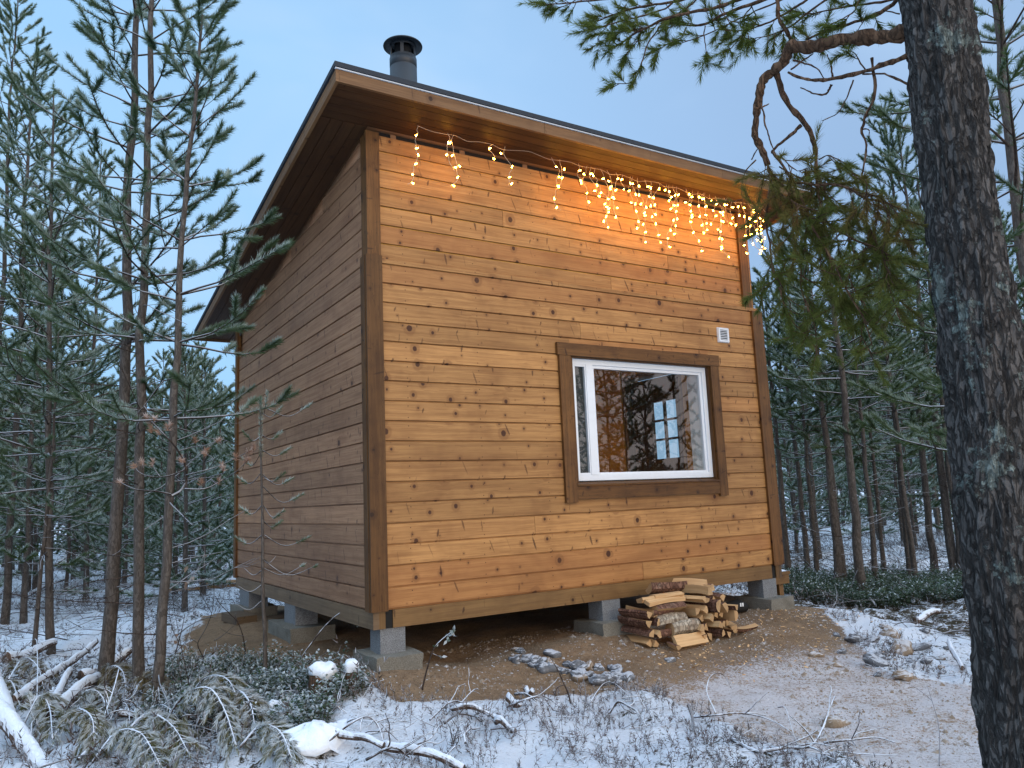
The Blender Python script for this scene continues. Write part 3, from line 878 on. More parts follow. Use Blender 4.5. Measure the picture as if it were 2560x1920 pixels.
def clip_side(mb, x, out, ya, yb, z, h):
    """a board on a gable side, cut off by the sloping soffit"""
    ymax = -0.414 + (3.598 - (z + 0.01)) / 0.1541 - 0.02      # where the lower edge meets the soffit
    ytop = -0.414 + (3.598 - (z + h)) / 0.1541 - 0.02
    if ya >= ymax:
        return
    e = min(yb, max(ytop, ya))
    tone = (rs.random(), 0, rs.random()); off = rs.uniform(0, 60, 2)
    if e - ya > 0.05:
        s, t = ((x, ya), (x, e)) if out[0] > 0 else ((x, e), (x, ya))
        clad_board(mb, s, t, out, z, h, tone)
    if yb > e and ymax > e:
        f = min(yb, ymax)
        hf = h if f < ymax else 0.012
        zt = lambda y: min(z + h, soffit_z(y) - 0.003)
        V = np.array([[x, e, z + 0.011], [x, f, z + 0.011], [x, f, max(zt(f), z + 0.012)], [x, e, zt(e)]])
        W_ = V - np.array([out[0] * 0.016, 0, 0])
        mb.add(np.r_[V, W_], np.array([[0, 1, 2, 3], [7, 6, 5, 4], [0, 4, 5, 1], [1, 5, 6, 2], [2, 6, 7, 3], [3, 7, 4, 0]]), 0, tone,
               np.r_[V[:, 1:], W_[:, 1:]] + off)


lc = MB()
for k in range(17):
    clip_side(lc, 0.0, (-1, 0), 0.0, CD, k * p, p)
clip_side(lc, 0.0, (-1, 0), 0.0, CD, 17 * p, 0.046)
for k in range(7):
    clip_side(lc, 0.035, (-1, 0), 0.03, CD - 0.02, zu + k * p, p)
lc.build('side_cladding', M['clad_dark'], cabin)
rc = MB()
for k in range(17):
    if k * p < 2.05:
        clip_side(rc, CW, (1, 0), 0.0, 0.98, k * p, p); clip_side(rc, CW, (1, 0), 1.88, CD, k * p, p)
    else:
        clip_side(rc, CW, (1, 0), 0.0, CD, k * p, p)
for k in range(7):
    clip_side(rc, CW - 0.035, (1, 0), 0.03, CD - 0.02, zu + k * p, p)
for k in range(20):
    if k * p + p < 2.87:
        if k * p + p > 0.75 and k * p < 2.1:  # boards stop at the added rear daylight opening
            clad_board(rc, (CW, CD), (3.0, CD), (0, 1), k * p, p); clad_board(rc, (1.3, CD), (0, CD), (0, 1), k * p, p)
        else:
            clad_board(rc, (CW, CD), (0, CD), (0, 1), k * p, p)
rc.build('side_cladding', M['clad'], cabin)

# corner boards: a face board and an edge board at every corner, stepped at the joint
for name_, x0, x1, y0, y1, z0, z1 in (
        ('near lower', -0.020, 0.104, -0.026, -0.0, -0.004, 2.525), ('near upper', 0.006, 0.112, 0.012, 0.0395, 2.526, 3.50),
        ('far lower', 4.022, 4.166, -0.024, -0.0, -0.004, 2.475), ('far upper', 3.962, 4.075, 0.014, 0.0395, 2.512, 3.50)):
    b = MB(); box(b, x0, x1, y0, y1, z0, z1, 'z'); b.build('corner_board', M['trim'], cabin, bevel=0.003)
for x0, x1, y0, y1, z0, z1 in (
        (-0.024, -0.0, 0.001, 0.085, -0.004, 2.52), (0.010, 0.0345, 0.040, 0.135, 2.53, 3.485),
        (-0.024, -0.0, 4.03, 4.13, -0.01, 2.86), (4.1405, 4.165, 0.001, 0.10, -0.004, 2.475), (4.106, 4.128, 0.041, 0.12, 2.512, 3.48), (4.141, 4.165, 4.02, 4.12, -0.01, 2.86)):
    b = MB(); box(b, x0, x1, y0, y1, z0, z1, 'z'); b.build('corner_board', M['trim'], cabin, bevel=0.003)

# floor, sill beams
fl = MB(); box(fl, 0.05, CW - 0.05, 0.05, CD - 0.05, -0.10, -0.002, 'x'); fl.build('floor', M['panel'], cabin)
bm_ = MB(); box(bm_, 0.148, CW - 0.13, 0.004, 0.05, -0.122, -0.001, 'x'); bm_.build('sill_beam', M['beam'], cabin, bevel=0.004)
for x0, x1 in ((0.045, 0.092), (CW - 0.075, CW - 0.03)):
    bm_ = MB(); box(bm_, x0, x1, 0.003, 0.05, -0.122, -0.001, 'z'); bm_.build('beam_end', M['beam'], cabin, bevel=0.003)
for x0, x1 in ((0.0925, 0.1475), (CW - 0.1295, CW - 0.0755)):
    bm_ = MB(); box(bm_, x0, x1, 0.012, 0.05, -0.122, -0.001, 'z'); bm_.build('membrane_strip', M['dark'], cabin)
for x0, x1 in ((0.002, 0.0445), (CW - 0.0295, CW + 0.005)):
    bm_ = MB(); box(bm_, x0, x1, 0.001, CD - 0.01, -0.122, -0.001, 'y'); bm_.build('sill_beam', M['beam_grey'], cabin, bevel=0.004)
bm_ = MB()
for y in (1.0, 2.0, 3.0, 4.0):
    box(bm_, 0.05, CW - 0.05, y, y + 0.05, -0.125, -0.1005, 'x')
bm_.build('floor_joists', M['beam_grey'], cabin)

# roof
roof = empty('roof', (0, 0, 0)); roof.parent = cabin
sl_ = np.array([0, 1.0, -0.1541])
so = MB()
n_f = 5
w = (0.02 - (RY0 + 0.024)) / n_f + 0.0
for k in range(n_f):        # boards along the front eave
    y0 = RY0 + 0.024 + k * w
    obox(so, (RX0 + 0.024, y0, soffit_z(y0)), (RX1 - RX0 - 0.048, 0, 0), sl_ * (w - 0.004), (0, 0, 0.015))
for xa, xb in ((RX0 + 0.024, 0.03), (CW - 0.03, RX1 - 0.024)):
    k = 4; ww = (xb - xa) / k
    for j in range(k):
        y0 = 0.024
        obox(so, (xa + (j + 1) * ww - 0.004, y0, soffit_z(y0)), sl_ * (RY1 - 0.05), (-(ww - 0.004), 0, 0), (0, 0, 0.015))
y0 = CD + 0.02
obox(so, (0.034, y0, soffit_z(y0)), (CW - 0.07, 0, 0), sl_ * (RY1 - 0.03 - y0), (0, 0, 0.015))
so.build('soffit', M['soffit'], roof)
sg = MB()
obox(sg, (RX0 + 0.026, RY0 + 0.026, soffit_z(RY0 + 0.026) + 0.016), (RX1 - RX0 - 0.052, 0, 0), sl_ * (RY1 - RY0 - 0.052), (0, 0, 0.05))
sg.build('roof_deck', M['soffit_groove'], roof)
fa = MB()
fz = soffit_z(RY0) - 0.021
for a, b in ((RX0 + 0.025, 1.34), (1.343, 3.33), (3.333, RX1 - 0.025)):
    obox(fa, (a, RY0, fz), (b - a, 0, 0), (0, 0.024, 0), (0, 0, 0.088))
fa.build('front_fascia', M['fascia'], roof, bevel=0.002)
ra = MB()
for x in (RX0, RX1 - 0.024):
    for a, b in ((RY0, 2.1), (2.103, RY1)):
        obox(ra, (x + 0.024, a, soffit_z(a) - 0.021), sl_ * (b - a), (-0.024, 0, 0), (0, 0, 0.088))
obox(ra, (RX0 + 0.025, RY1 - 0.024, soffit_z(RY1) - 0.021), (RX1 - RX0 - 0.05, 0, 0), (0, 0.024, 0), (0, 0, 0.085))
ra.build('rake_board', M['fascia'], roof, bevel=0.002)
fe = MB()
obox(fe, (RX0 - 0.012, RY0 - 0.018, soffit_z(RY0 - 0.018) + 0.076), (RX1 - RX0 + 0.024, 0, 0), sl_ * (RY1 - RY0 + 0.035), (0, 0, 0.036))
fe.build('roofing_felt', M['felt'], roof, bevel=0.006)
dp = MB()
obox(dp, (RX0 - 0.004, RY0 - 0.010, soffit_z(RY0) + 0.0685), (RX1 - RX0 + 0.008, 0, 0), (0, 0.02, 0), (0, 0, 0.0075))
obox(dp, (RX0 + 0.30, RY0 + 0.0, soffit_z(RY0) + 0.1105), (RX1 - RX0 - 0.4, 0, 0), sl_ * 0.06, (0, 0, 0.003))
dp.build('drip_edge', M['white_edge'], roof)

# chimney
chim = empty('chimney', (0, 0, 0)); chim.parent = cabin


def lathe(mb, cx, cy, prof, n=40, mat=0):
    prof = np.asarray(prof, float); k = len(prof)
    a = np.arange(n) / n * 2 * math.pi
    V = np.stack([cx + prof[:, 0:1] * np.cos(a), cy + prof[:, 0:1] * np.sin(a), np.repeat(prof[:, 1:2], n, 1)], -1).reshape(-1, 3)
    i = np.arange(k - 1)[:, None] * n; j = np.arange(n)[None]; j2 = (j + 1) % n
    mb.add(V, np.stack([i + j, i + j2, i + n + j2, i + n + j], -1).reshape(-1, 4), mat)


cx, cy = 1.05, 1.6
pp = MB()
lathe(pp, cx, cy, [(0.137, 3.30), (0.137, 5.098), (0.1335, 5.102), (0.1335, 5.110), (0.138, 5.114), (0.138, 5.20), (0.124, 5.203), (0.118, 5.203), (0.118, 5.0)])
lathe(pp, cx, cy, [(0.165, 3.40), (0.165, 3.46), (0.138, 3.48)])
pp.build('flue_pipe', M['steel'], chim, smooth=False)
pc = MB()
for k in range(5):
    a = k * 2 * math.pi / 5 + 4.22
    t = np.array([math.cos(a), math.sin(a)]); s = np.array([-t[1], t[0]])
    o = np.array([cx, cy]) + t * 0.121 - s * 0.017
    obox(pc, (*o, 5.19), (*(s * 0.034), 0), (*(t * 0.010), 0), (0, 0, 0.17))
lathe(pc, cx, cy, [(0.131, 5.203), (0.131, 5.222), (0.120, 5.222)])
lathe(pc, cx, cy, [(0.131, 5.318), (0.131, 5.348)])
lathe(pc, cx, cy, [(0.0, 5.348), (0.130, 5.345), (0.198, 5.338), (0.200, 5.345), (0.196, 5.353), (0.10, 5.395), (0.0, 5.405)])
pc.build('rain_cap', M['steel'], chim)
pi_ = MB(); lathe(pi_, cx, cy, [(0.0, 5.19), (0.10, 5.19), (0.085, 5.21), (0.085, 5.34)]); pi_.build('flue_liner', M['soot'], chim)

# window
win = empty('window', (0, 0, 0)); win.parent = cabin
tb = MB(); box(tb, 1.630, 3.498, -0.030, -0.001, 1.882, 1.987, 'x'); tb.build('head_trim', M['trim'], win, bevel=0.003)
for x0, x1 in ((1.646, 1.762), (3.382, 3.485)):
    tb = MB(); box(tb, x0, x1, -0.028, -0.001, 0.672, 1.880, 'z'); tb.build('side_trim', M['trim'], win, bevel=0.003)
tb = MB(); box(tb, 1.764, 3.380, -0.026, -0.001, 0.695, 0.800, 'x'); tb.build('apron', M['trim'], win, bevel=0.003)
tb = MB(); obox(tb, (1.764, -0.034, 0.803), (1.616, 0, 0), (0, 0.075, 0.020), (0, 0, 0.014)); tb.build('sill', M['trim'], win, bevel=0.002)
tb = MB()
box(tb, OP[0] + 0.001, 1.797, 0.0, 0.10, 0.83, 1.879, 'z'); box(tb, 3.370, OP[1] - 0.001, 0.0, 0.10, 0.83, 1.879, 'z')
box(tb, 1.798, 3.369, 0.0, 0.10, 1.872, 1.897, 'x'); tb.build('reveal', M['trim'], win)
fr_ = MB()
y0, y1 = 0.035, 0.19
box(fr_, 1.799, 1.833, y0, y1, 0.846, 1.871, 'z'); box(fr_, 3.320, 3.368, y0, y1, 0.846, 1.871, 'z')
box(fr_, 1.8335, 3.3195, y0, y1, 1.826, 1.871, 'x'); box(fr_, 1.8335, 3.3195, y0, y1, 0.846, 0.893, 'x')
box(fr_, 1.958, 2.030, y0 - 0.004, y1, 0.8935, 1.8255, 'z')
fr_.build('frame', M['white'], win, bevel=0.003)
sh = MB()      # inner bead round the large pane
for x0, x1, z0, z1, ax in ((2.0305, 2.052, 0.8935, 1.8255, 'z'), (3.290, 3.3195, 0.8935, 1.8255, 'z'), (2.0525, 3.2895, 1.800, 1.8255, 'x'), (2.0525, 3.2895, 0.8935, 0.912, 'x')):
    box(sh, x0, x1, y0 + 0.012, y0 + 0.05, z0, z1, ax)
sh.build('bead', M['white'], win, bevel=0.002)
vs_ = MB()     # narrow ventilation sash with screen
for x0, x1, z0, z1, ax in ((1.8335, 1.845, 0.8935, 1.8255, 'z'), (1.946, 1.9575, 0.8935, 1.8255, 'z'), (1.8455, 1.9455, 1.806, 1.8255, 'x'), (1.8455, 1.9455, 0.8935, 0.911, 'x')):
    box(vs_, x0, x1, y0 + 0.002, y0 + 0.04, z0, z1, ax)
vs_ = vs_.build('vent_sash', M['white'], win, bevel=0.002)
sc_ = MB(); box(sc_, 1.8455, 1.9455, y0 + 0.028, y0 + 0.034, 0.9115, 1.8055, 'z'); sc_.build('insect_screen', M['gasket'], win)
gp = MB(); box(gp, 2.0525, 3.2895, y0 + 0.030, y0 + 0.036, 0.9125, 1.7995, 'x'); gp.build('pane', M['glass'], win)
gp = MB(); box(gp, 1.8455, 1.9455, y0 + 0.018, y0 + 0.022, 0.9115, 1.8055, 'x'); gp.build('pane', M['glass'], win)
ij = MB()
box(ij, 1.80, 1.815, 0.1905, 0.26, 0.84, 1.885, 'z'); box(ij, 3.345, 3.365, 0.1905, 0.26, 0.84, 1.885, 'z'); box(ij, 1.82, 3.34, 0.1905, 0.30, 0.83, 0.85, 'x')
ij.build('inner_lining', M['white'], win)

# wall vent
vt = MB()
box(vt, 3.528, 3.672, -0.014, -0.0, 2.124, 2.268, 'x')
for x0, x1, z0, z1 in ((3.532, 3.552, 2.128, 2.264), (3.648, 3.668, 2.128, 2.264), (3.5525, 3.6475, 2.246, 2.264), (3.5525, 3.6475, 2.128, 2.146)):
    box(vt, x0, x1, -0.024, -0.0145, z0, z1, 'x')
for k in range(6):
    obox(vt, (3.553, -0.024, 2.150 + k * 0.0165), (0.094, 0, 0), (0, 0.010, 0.007), (0, 0, 0.004))
vt.build('wall_vent', M['vent'], cabin)
vk = MB(); box(vk, 3.5525, 3.6475, -0.0165, -0.0145, 2.1465, 2.2455, 'x'); vk.build('vent_shadow_gap', M['gasket'], cabin)

# interior: door with six panes in the right-hand wall
door = empty('door', (0, 0, 0)); door.parent = cabin
dl = MB()
xd0, xd1 = 4.00, 4.045
for y0_, y1_, z0, z1, ax in ((1.0, 1.12, 0.03, 2.02, 'z'), (1.52, 1.86, 0.03, 2.02, 'z'), (1.1205, 1.5195, 0.03, 1.10, 'z'), (1.1205, 1.5195, 1.745, 2.02, 'z')):
    box(dl, xd0, xd1, y0_, y1_, z0, z1, ax)
for y_ in (1.31,):
    box(dl, xd0 + 0.005, xd1 - 0.005, y_, y_ + 0.022, 1.1005, 1.7445, 'z')
for z_ in (1.305, 1.520):
    box(dl, xd0 + 0.0055, xd1 - 0.0055, 1.1205, 1.3095, z_, z_ + 0.022, 'y'); box(dl, xd0 + 0.0055, xd1 - 0.0055, 1.3325, 1.5195, z_, z_ + 0.022, 'y')
dl.build('leaf', M['soffit'], door)
dg = MB(); box(dg, 4.020, 4.024, 1.121, 1.519, 1.101, 1.744, 'z'); dg.build('pane', M['glass'], door)
dj = MB()
box(dj, 3.935, 4.10, 0.93, 0.985, 0, 2.10, 'z'); box(dj, 3.935, 4.10, 1.875, 1.93, 0, 2.10, 'z'); box(dj, 3.935, 4.10, 0.9855, 1.8745, 2.045, 2.10, 'y')
dj.build('door_frame', M['beam'], door)
for wall_ in range(3):      # interior panelling
    ip = MB()
    for k in range(17):
        z0, z1 = k * p, k * p + p - 0.005
        if wall_ == 0:
            box(ip, CW - 0.214, CW - 0.2005, 1.935, CD - 0.215, z0, z1, 'y')
        elif wall_ == 1:
            box(ip, CW - 0.214, CW - 0.2005, 0.21, 0.925, z0, z1, 'y')
        elif z1 > 0.75 and z0 < 2.1:  # panelling leaves the added rear opening free for daylight
            box(ip, 0.215, 1.3, CD - 0.215, CD - 0.2005, z0, z1, 'x'); box(ip, 3.0, CW - 0.215, CD - 0.215, CD - 0.2005, z0, z1, 'x')
        else:
            box(ip, 0.215, CW - 0.215, CD - 0.215, CD - 0.2005, z0, z1, 'x')
    ip.build('interior_panelling', M['panel'], cabin)
m, nt = mat('lit lamp bulb'); M['lampbulb'] = m
em = nd(nt, 'ShaderNodeEmission', {'Color': (1.0, 0.62, 0.20, 1), 'Strength': 1000.0})
nd(nt, 'ShaderNodeOutputMaterial', {'Surface': em.outputs[0]})
pl = empty('ceiling_lamp', (1.35, 2.7, 3.05), 0, 'small lit ceiling lamp inside the cabin, its warm light on the far wall', 'ceiling lamp')
b = MB(); lathe(b, 0, 0, [(0.0, 0.0), (0.03, -0.01), (0.004, -0.03), (0.004, -0.62), (0.03, -0.64), (0.0, -0.66)], 12); b.build('cord', M['steel'], pl)
b = MB(); lathe(b, 0, 0, [(0.03, -0.62), (0.06, -0.66), (0.15, -0.80), (0.155, -0.80), (0.065, -0.65), (0.03, -0.615)], 24); b.build('lamp_shade', M['white'], pl)
b = MB(); lathe(b, 0, 0, [(0.0, -0.69), (0.025, -0.71), (0.036, -0.74), (0.03, -0.77), (0.0, -0.785)], 14); b.build('bulb', M['lampbulb'], pl)

sofa = MB()
prof = np.array([[1.35, 0.0], [1.35, 0.40], [1.55, 0.86], [1.75, 0.97], [1.95, 0.93], [2.25, 0.84], [2.6, 0.80], [3.0, 0.74], [3.2, 0.70], [3.25, 0.0]])
k = len(prof)
V = np.r_[np.c_[prof[:, 0], np.full(k, 0.75), prof[:, 1]], np.c_[prof[:, 0], np.full(k, 1.0), prof[:, 1]]]
ii = np.arange(k); jj = (ii + 1) % k
sofa.add(V, [np.stack([ii, jj, jj + k, ii + k], 1), np.arange(k)[None, ::-1], np.arange(k)[None] + k])
so_ = sofa.build('sofa', M['sofa'], bevel=0.05)
tag(so_, 'dark green sofa back seen through the window inside the cabin', 'sofa')

# ================================================================== FOUNDATION PIERS
def pier(x, y, lab_b, lab_p, bw=0.185, bd=0.185, bh=0.172, pw=0.34, pdp=0.40, grp=True, mz=-0.296, blank=None):
    r = np.random.default_rng(int(abs(x * 97 + y * 31) * 10))
    zb = mz
    b = MB(); V0 = b
    obox(b, (-bw / 2, -bd / 2, 0), (bw, 0, 0), (0, bd, 0), (0, 0, bh))
    o = b.build('concrete_block', M['block'], bevel=0.008); o.location = (x, y, zb)
    tag(o, lab_b, 'concrete block', 'concrete blocks carrying the cabin')
    q = MB()
    g = 9
    # footing with worn irregular faces
    u = np.linspace(-1, 1, g)
    A, B = np.meshgrid(u, u)
    F0 = (np.arange(g - 1)[:, None] * g + np.arange(g - 1)[None]).ravel()
    F0 = np.stack([F0, F0 + 1, F0 + g + 1, F0 + g], 1)
    hh = 0.17
    for ax in range(3):
        for s in (-1, 1):
            P_ = np.zeros((g * g, 3)); P_[:, ax] = s; P_[:, (ax + 1) % 3] = A.ravel() * s; P_[:, (ax + 2) % 3] = B.ravel()
            P_ = P_ * np.array([pw / 2, pdp / 2, hh / 2])
            wv = np.stack([vnoise(P_ * 9 + 5 + c * 13 + x * 7, 41 + c, 3) for c in range(3)], 1) * 0.011
            q.add(P_ + wv, F0)
    o2 = q.build('footing_pad', M['pad']); o2.location = (x, y, zb - hh / 2 + 0.006); o2.rotation_euler = (0, 0, r.normal(0, 0.03))
    tag(o2, lab_p, 'concrete footing', 'concrete footings under the cabin')


pier(0.150, 0.110, 'speckled grey concrete block under the near corner of the cabin', 'rough concrete footing under the near corner of the cabin')
pier(2.060, 0.100, 'grey concrete block under the front beam beside the firewood', 'rough concrete footing beside the firewood heap')
pier(3.965, 0.100, 'pale grey concrete block under the right front corner by the step', 'rough concrete footing at the right front corner of the cabin', pw=0.32, pdp=0.44)
pier(0.110, 2.02, 'grey concrete block halfway along the shaded left side', 'concrete footing halfway along the shaded left side', bw=0.2, bd=0.34, pw=0.40, pdp=0.75)
pier(0.110, 3.74, 'grey concrete block under the rear left corner of the cabin', 'concrete footing under the rear left corner of the cabin', bw=0.2, bd=0.40, pw=0.36, pdp=0.6)
b = MB(); obox(b, (0, 0, 0), (0.20, 0, 0), (0, 0.55, 0), (0, 0, 0.085)); o = b.build('timber_offcut', M['beam_grey'], bevel=0.005)
o.location = (-0.22, 3.05, gz(-0.1, 3.3) - 0.02); o.rotation_euler = (0, 0, 0.06); tag(o, 'short dark timber block lying against the rear left footing', 'timber')

# step platform at the right-hand door
st = empty('door_step', (4.20, 0.28, 0), 0, 'low wooden step platform with snow on top beside the right wall', 'step')
b = MB()
for k in range(3):
    obox(b, (0.0, 0.0, -0.147 + 0), (0.13 + 0, 0, 0), (0, 1.5, 0), (0, 0, 0.03)) if False else obox(b, (0.135 * k + 0.130, 0.0, -0.145), (0, 1.5, 0), (-0.130, 0, 0), (0, 0, 0.03))
b.build('tread', M['beam'], st, bevel=0.003)
b = MB(); obox(b, (0.0, 0.012, -0.235), (0.39, 0, 0), (0, 0.03, 0), (0, 0, 0.089)); obox(b, (0.36, 0.043, -0.235), (0, 1.4, 0), (-0.03, 0, 0), (0, 0, 0.089)); b.build('apron_board', M['beam'], st, bevel=0.003)
for x, y in ((0.27, 0.044), (0.27, 1.35)):
    b = MB(); obox(b, (x, y, -0.60), (0, 0, 0.364), (0.06, 0, 0), (0, 0.06, 0)); b.build('leg', M['beam'], st)
M['snow'] = None
m, nt = mat('fresh snow'); M['snow'] = m
oc = nd(nt, 'ShaderNodeTexCoord').outputs['Object']
finish(nt, (0.78, 0.82, 0.87), 0.85, mth(nt, 'ADD', noise(nt, oc, 40, 3, 0.6), noise(nt, oc, 9, 3, 0.6)), 0.5, 0.012, 0.2)


def snow_slab(name, x0, x1, y0, y1, z, h, parent, seed=0):
    g = MB(); n, k = 24, 24
    u, v = np.meshgrid(np.linspace(0, 1, n), np.linspace(0, 1, k))
    e = np.minimum(np.minimum(u, 1 - u), np.minimum(v, 1 - v))
    hz = h * np.clip(e / 0.10, 0, 1) ** 0.5 * (0.8 + 0.3 * vnoise(np.c_[u.ravel() * 5, v.ravel() * 5], 61 + seed, 2).reshape(u.shape))
    i = (np.arange(k - 1)[:, None] * n + np.arange(n - 1)[None]).ravel()
    g.add(np.c_[(x0 + (x1 - x0) * u).ravel(), (y0 + (y1 - y0) * v).ravel(), (z + 0.002 + hz).ravel()], np.stack([i, i + 1, i + n + 1, i + n], 1))
    return g.build(name, M['snow'], parent, smooth=True)


snow_slab('snow_layer', 0.01, 0.385, 0.01, 1.49, -0.115, 0.022, st)

# ================================================================== ICICLE LIGHTS
ls = empty('icicle_lights', (0.36, -0.10, soffit_z(-0.10) - 0.012), 0, 'warm glowing icicle light string hanging under the front eave', 'string lights')
o0 = np.array(ls.location)
rl = np.random.default_rng(19)
xs = [0.36, 0.60, 0.66, 1.02, 1.16, 1.62, 1.70] + list(np.arange(1.86, 4.16, 0.070) + rl.normal(0, 0.016, 33))
cb_ = MB()
cp = [(x, -0.13 + rl.normal(0, 0.012), soffit_z(-0.13) - 0.012 - abs(rl.normal(0, 0.012))) for x in np.arange(0.36, 4.30, 0.11)]
cp += [(4.38, 0.0, soffit_z(0.0) - 0.02), (4.42, 0.3, soffit_z(0.3) - 0.02), (4.42, 0.9, soffit_z(0.9) - 0.02), (4.42, 1.4, soffit_z(1.4) - 0.02)]
tube(cb_, spline(cp, 3) - o0, 0.0018, 4)
cb_.build('cable', M['cord'], ls)
bulb_me = None
spots = [(x, -0.13) for x in xs] + [(4.24, -0.05), (4.36, 0.02), (4.42, 0.2), (4.42, 0.45), (4.42, 0.7), (4.42, 0.95), (4.42, 1.2)]
bb = MB(); lathe(bb, 0, 0, [(0.0, 0.010), (0.0032, 0.009), (0.0038, 0.001), (0.0056, -0.006), (0.0062, -0.010), (0.003, -0.009), (0.0, -0.008)], 8)
bulb_me = bb.mesh('bulb', M['bulb'])
for q, (x, y) in enumerate(spots):
    z0 = soffit_z(y) - 0.015
    L = [0.16, 0.46, 0.26, 0.54, 0.32, 0.50, 0.38][q % 7] * rl.uniform(0.8, 1.25) if q > 6 else [0.50, 0.30, 0.46, 0.14, 0.34, 0.28, 0.46][q]
    nb = max(2, int(round(L / 0.088)))
    n = nb * 3 + 1
    pts = np.zeros((n, 3)); t = np.linspace(0, 1, n)
    pts[:, 0] = x + np.cumsum(rl.normal(0, 0.011, n)) + 0.022 * np.sin(t * 7 + q); pts[:, 1] = y + np.cumsum(rl.normal(0, 0.004, n)) - 0.01
    pts[:, 2] = z0 - L * t
    if rl.random() < 0.45:       # curled end
        pts[-3:, 0] += np.array([0.012, 0.03, 0.055]) * rl.choice([-1, 1]); pts[-3:, 2] += np.array([0.0, 0.012, 0.02])
    mb = MB(); sp_ = spline(pts, 3); tube(mb, sp_ - o0, 0.0021, 4)
    so_ = mb.build('light_strand', M['cord'], ls)
    for k in range(nb):
        i3 = 2 + 3 * k
        b_ = bpy.data.objects.new('bulb', bulb_me); COL.objects.link(b_); b_.parent = so_
        off = rl.normal(0, 0.012, 3); off[2] = -abs(off[2])
        b_.location = pts[min(i3, n - 1)] - o0 + off
        b_.rotation_euler = (rl.normal(0, 0.9), rl.normal(0, 0.9), 0)

# ================================================================== FIREWOOD
rf = np.random.default_rng(5)


def log_mesh(L, R, kind, r):
    """a split log along X: one wedge, half or thin slab; flat split faces, bark on the round side, sawn ends"""
    mb = MB()
    if kind == 'wedge':
        a = np.radians(np.linspace(-38, 38, 6)) * r.uniform(0.85, 1.25)
        sec = [(0.0, -R * 0.55)] + [(R * 1.05 * math.sin(t), R * (1.05 * math.cos(t) - 0.5)) for t in a]; nb = 5; b0 = 1
    elif kind == 'half':
        a = np.radians(np.linspace(-85, 85, 8))
        sec = [(R * math.sin(t), R * (math.cos(t) - 0.45)) for t in a]; nb = 7; b0 = 0
    elif kind == 'round':
        a = np.radians(np.linspace(0, 330, 12))
        sec = [(R * math.cos(t), -R * math.sin(t)) for t in a]; nb = 12; b0 = 0
    else:
        h = R * r.uniform(0.28, 0.42)
        sec = [(-R, -h), (-R * 0.9, h), (R * 0.3, h * 1.15), (R, h * 0.5), (R * 0.95, -h * 0.9)]; nb = 0; b0 = 0
    sec = np.array(sec) + r.normal(0, R * 0.05, (len(sec), 2))
    # make counter-clockwise
    ar = np.sum(sec[:, 0] * np.roll(sec[:, 1], -1) - sec[:, 1] * np.roll(sec[:, 0], -1))
    k = len(sec); n = 9
    xs_ = np.linspace(-L / 2, L / 2, n)
    bow = r.normal(0, 0.006) * (1 - (2 * xs_ / L) ** 2)
    tw = r.normal(0, 0.16) * xs_ / L
    V = np.zeros((n, k, 3)); U = np.zeros((n, k, 2))
    for q in range(n):
        c, s_ = math.cos(tw[q]), math.sin(tw[q])
        V[q, :, 0] = xs_[q] + (sec[:, 0] * 0.12 * (1 if q == n - 1 else 0)) * 0
        V[q, :, 1] = sec[:, 0] * c - sec[:, 1] * s_; V[q, :, 2] = sec[:, 0] * s_ + sec[:, 1] * c + bow[q]
    V += (vnoise(V.reshape(-1, 3) * np.array([10, 45, 45]) + r.uniform(0, 90), 77, 2) * R * 0.055).reshape(n, k, 1) * np.array([0.0, 1, 1])
    tone = (r.uniform(0.35, 0.75), (r.random() < 0.25) * r.random() * 0.5, r.random()); off = r.uniform(0, 50, 2)
    for j in range(k):
        j2 = (j + 1) % k
        m_ = 1 if (b0 <= j < b0 + nb) and nb else 0
        vv = np.concatenate([V[:, j], V[:, j2]]); i_ = np.arange(n - 1)
        f = np.stack([i_, i_ + 1, i_ + 1 + n, i_ + n], 1)
        if ar < 0:
            f = f[:, ::-1]
        w_ = np.linalg.norm(sec[j] - sec[j2])
        uv = np.concatenate([np.c_[xs_, np.zeros(n)], np.c_[xs_, np.full(n, w_)]]) + off + j * 0.37
        mb.add(vv, f[:, ::-1], m_, tone, uv)
    for q, sgn in ((0, 1), (n - 1, -1)):
        f = np.arange(k)[None]
        if (ar < 0) == (sgn > 0):
            f = f[:, ::-1]
        mb.add(V[q], f[:, ::-1], 2, (tone[0] * 0.95, tone[1], tone[2]), sec * 3 + off)
    return mb


FWG = 'split firewood logs heaped against the cabin'


def fw(x, y, z, yaw, R=0.045, kind='wedge', roll=None, L=0.33, bark_m='fbark', label='split firewood log in the heap beside the front beam', pitch=0.0):
    mb = log_mesh(L * rf.uniform(0.94, 1.05), R, kind, rf)
    o = mb.build('firewood_log', [M['split'], M[bark_m], M['end']], bevel=0.0)
    o.location = (x, y, z); o.rotation_euler = (rf.uniform(0, 6.28) if roll is None else roll, pitch + rf.normal(0, 0.02), yaw)
    tag(o, label, 'firewood', FWG)
    return o


FL = 'split firewood log stacked with its cut end facing outward in the heap'
zb = lambda x, y: gz(x, y)
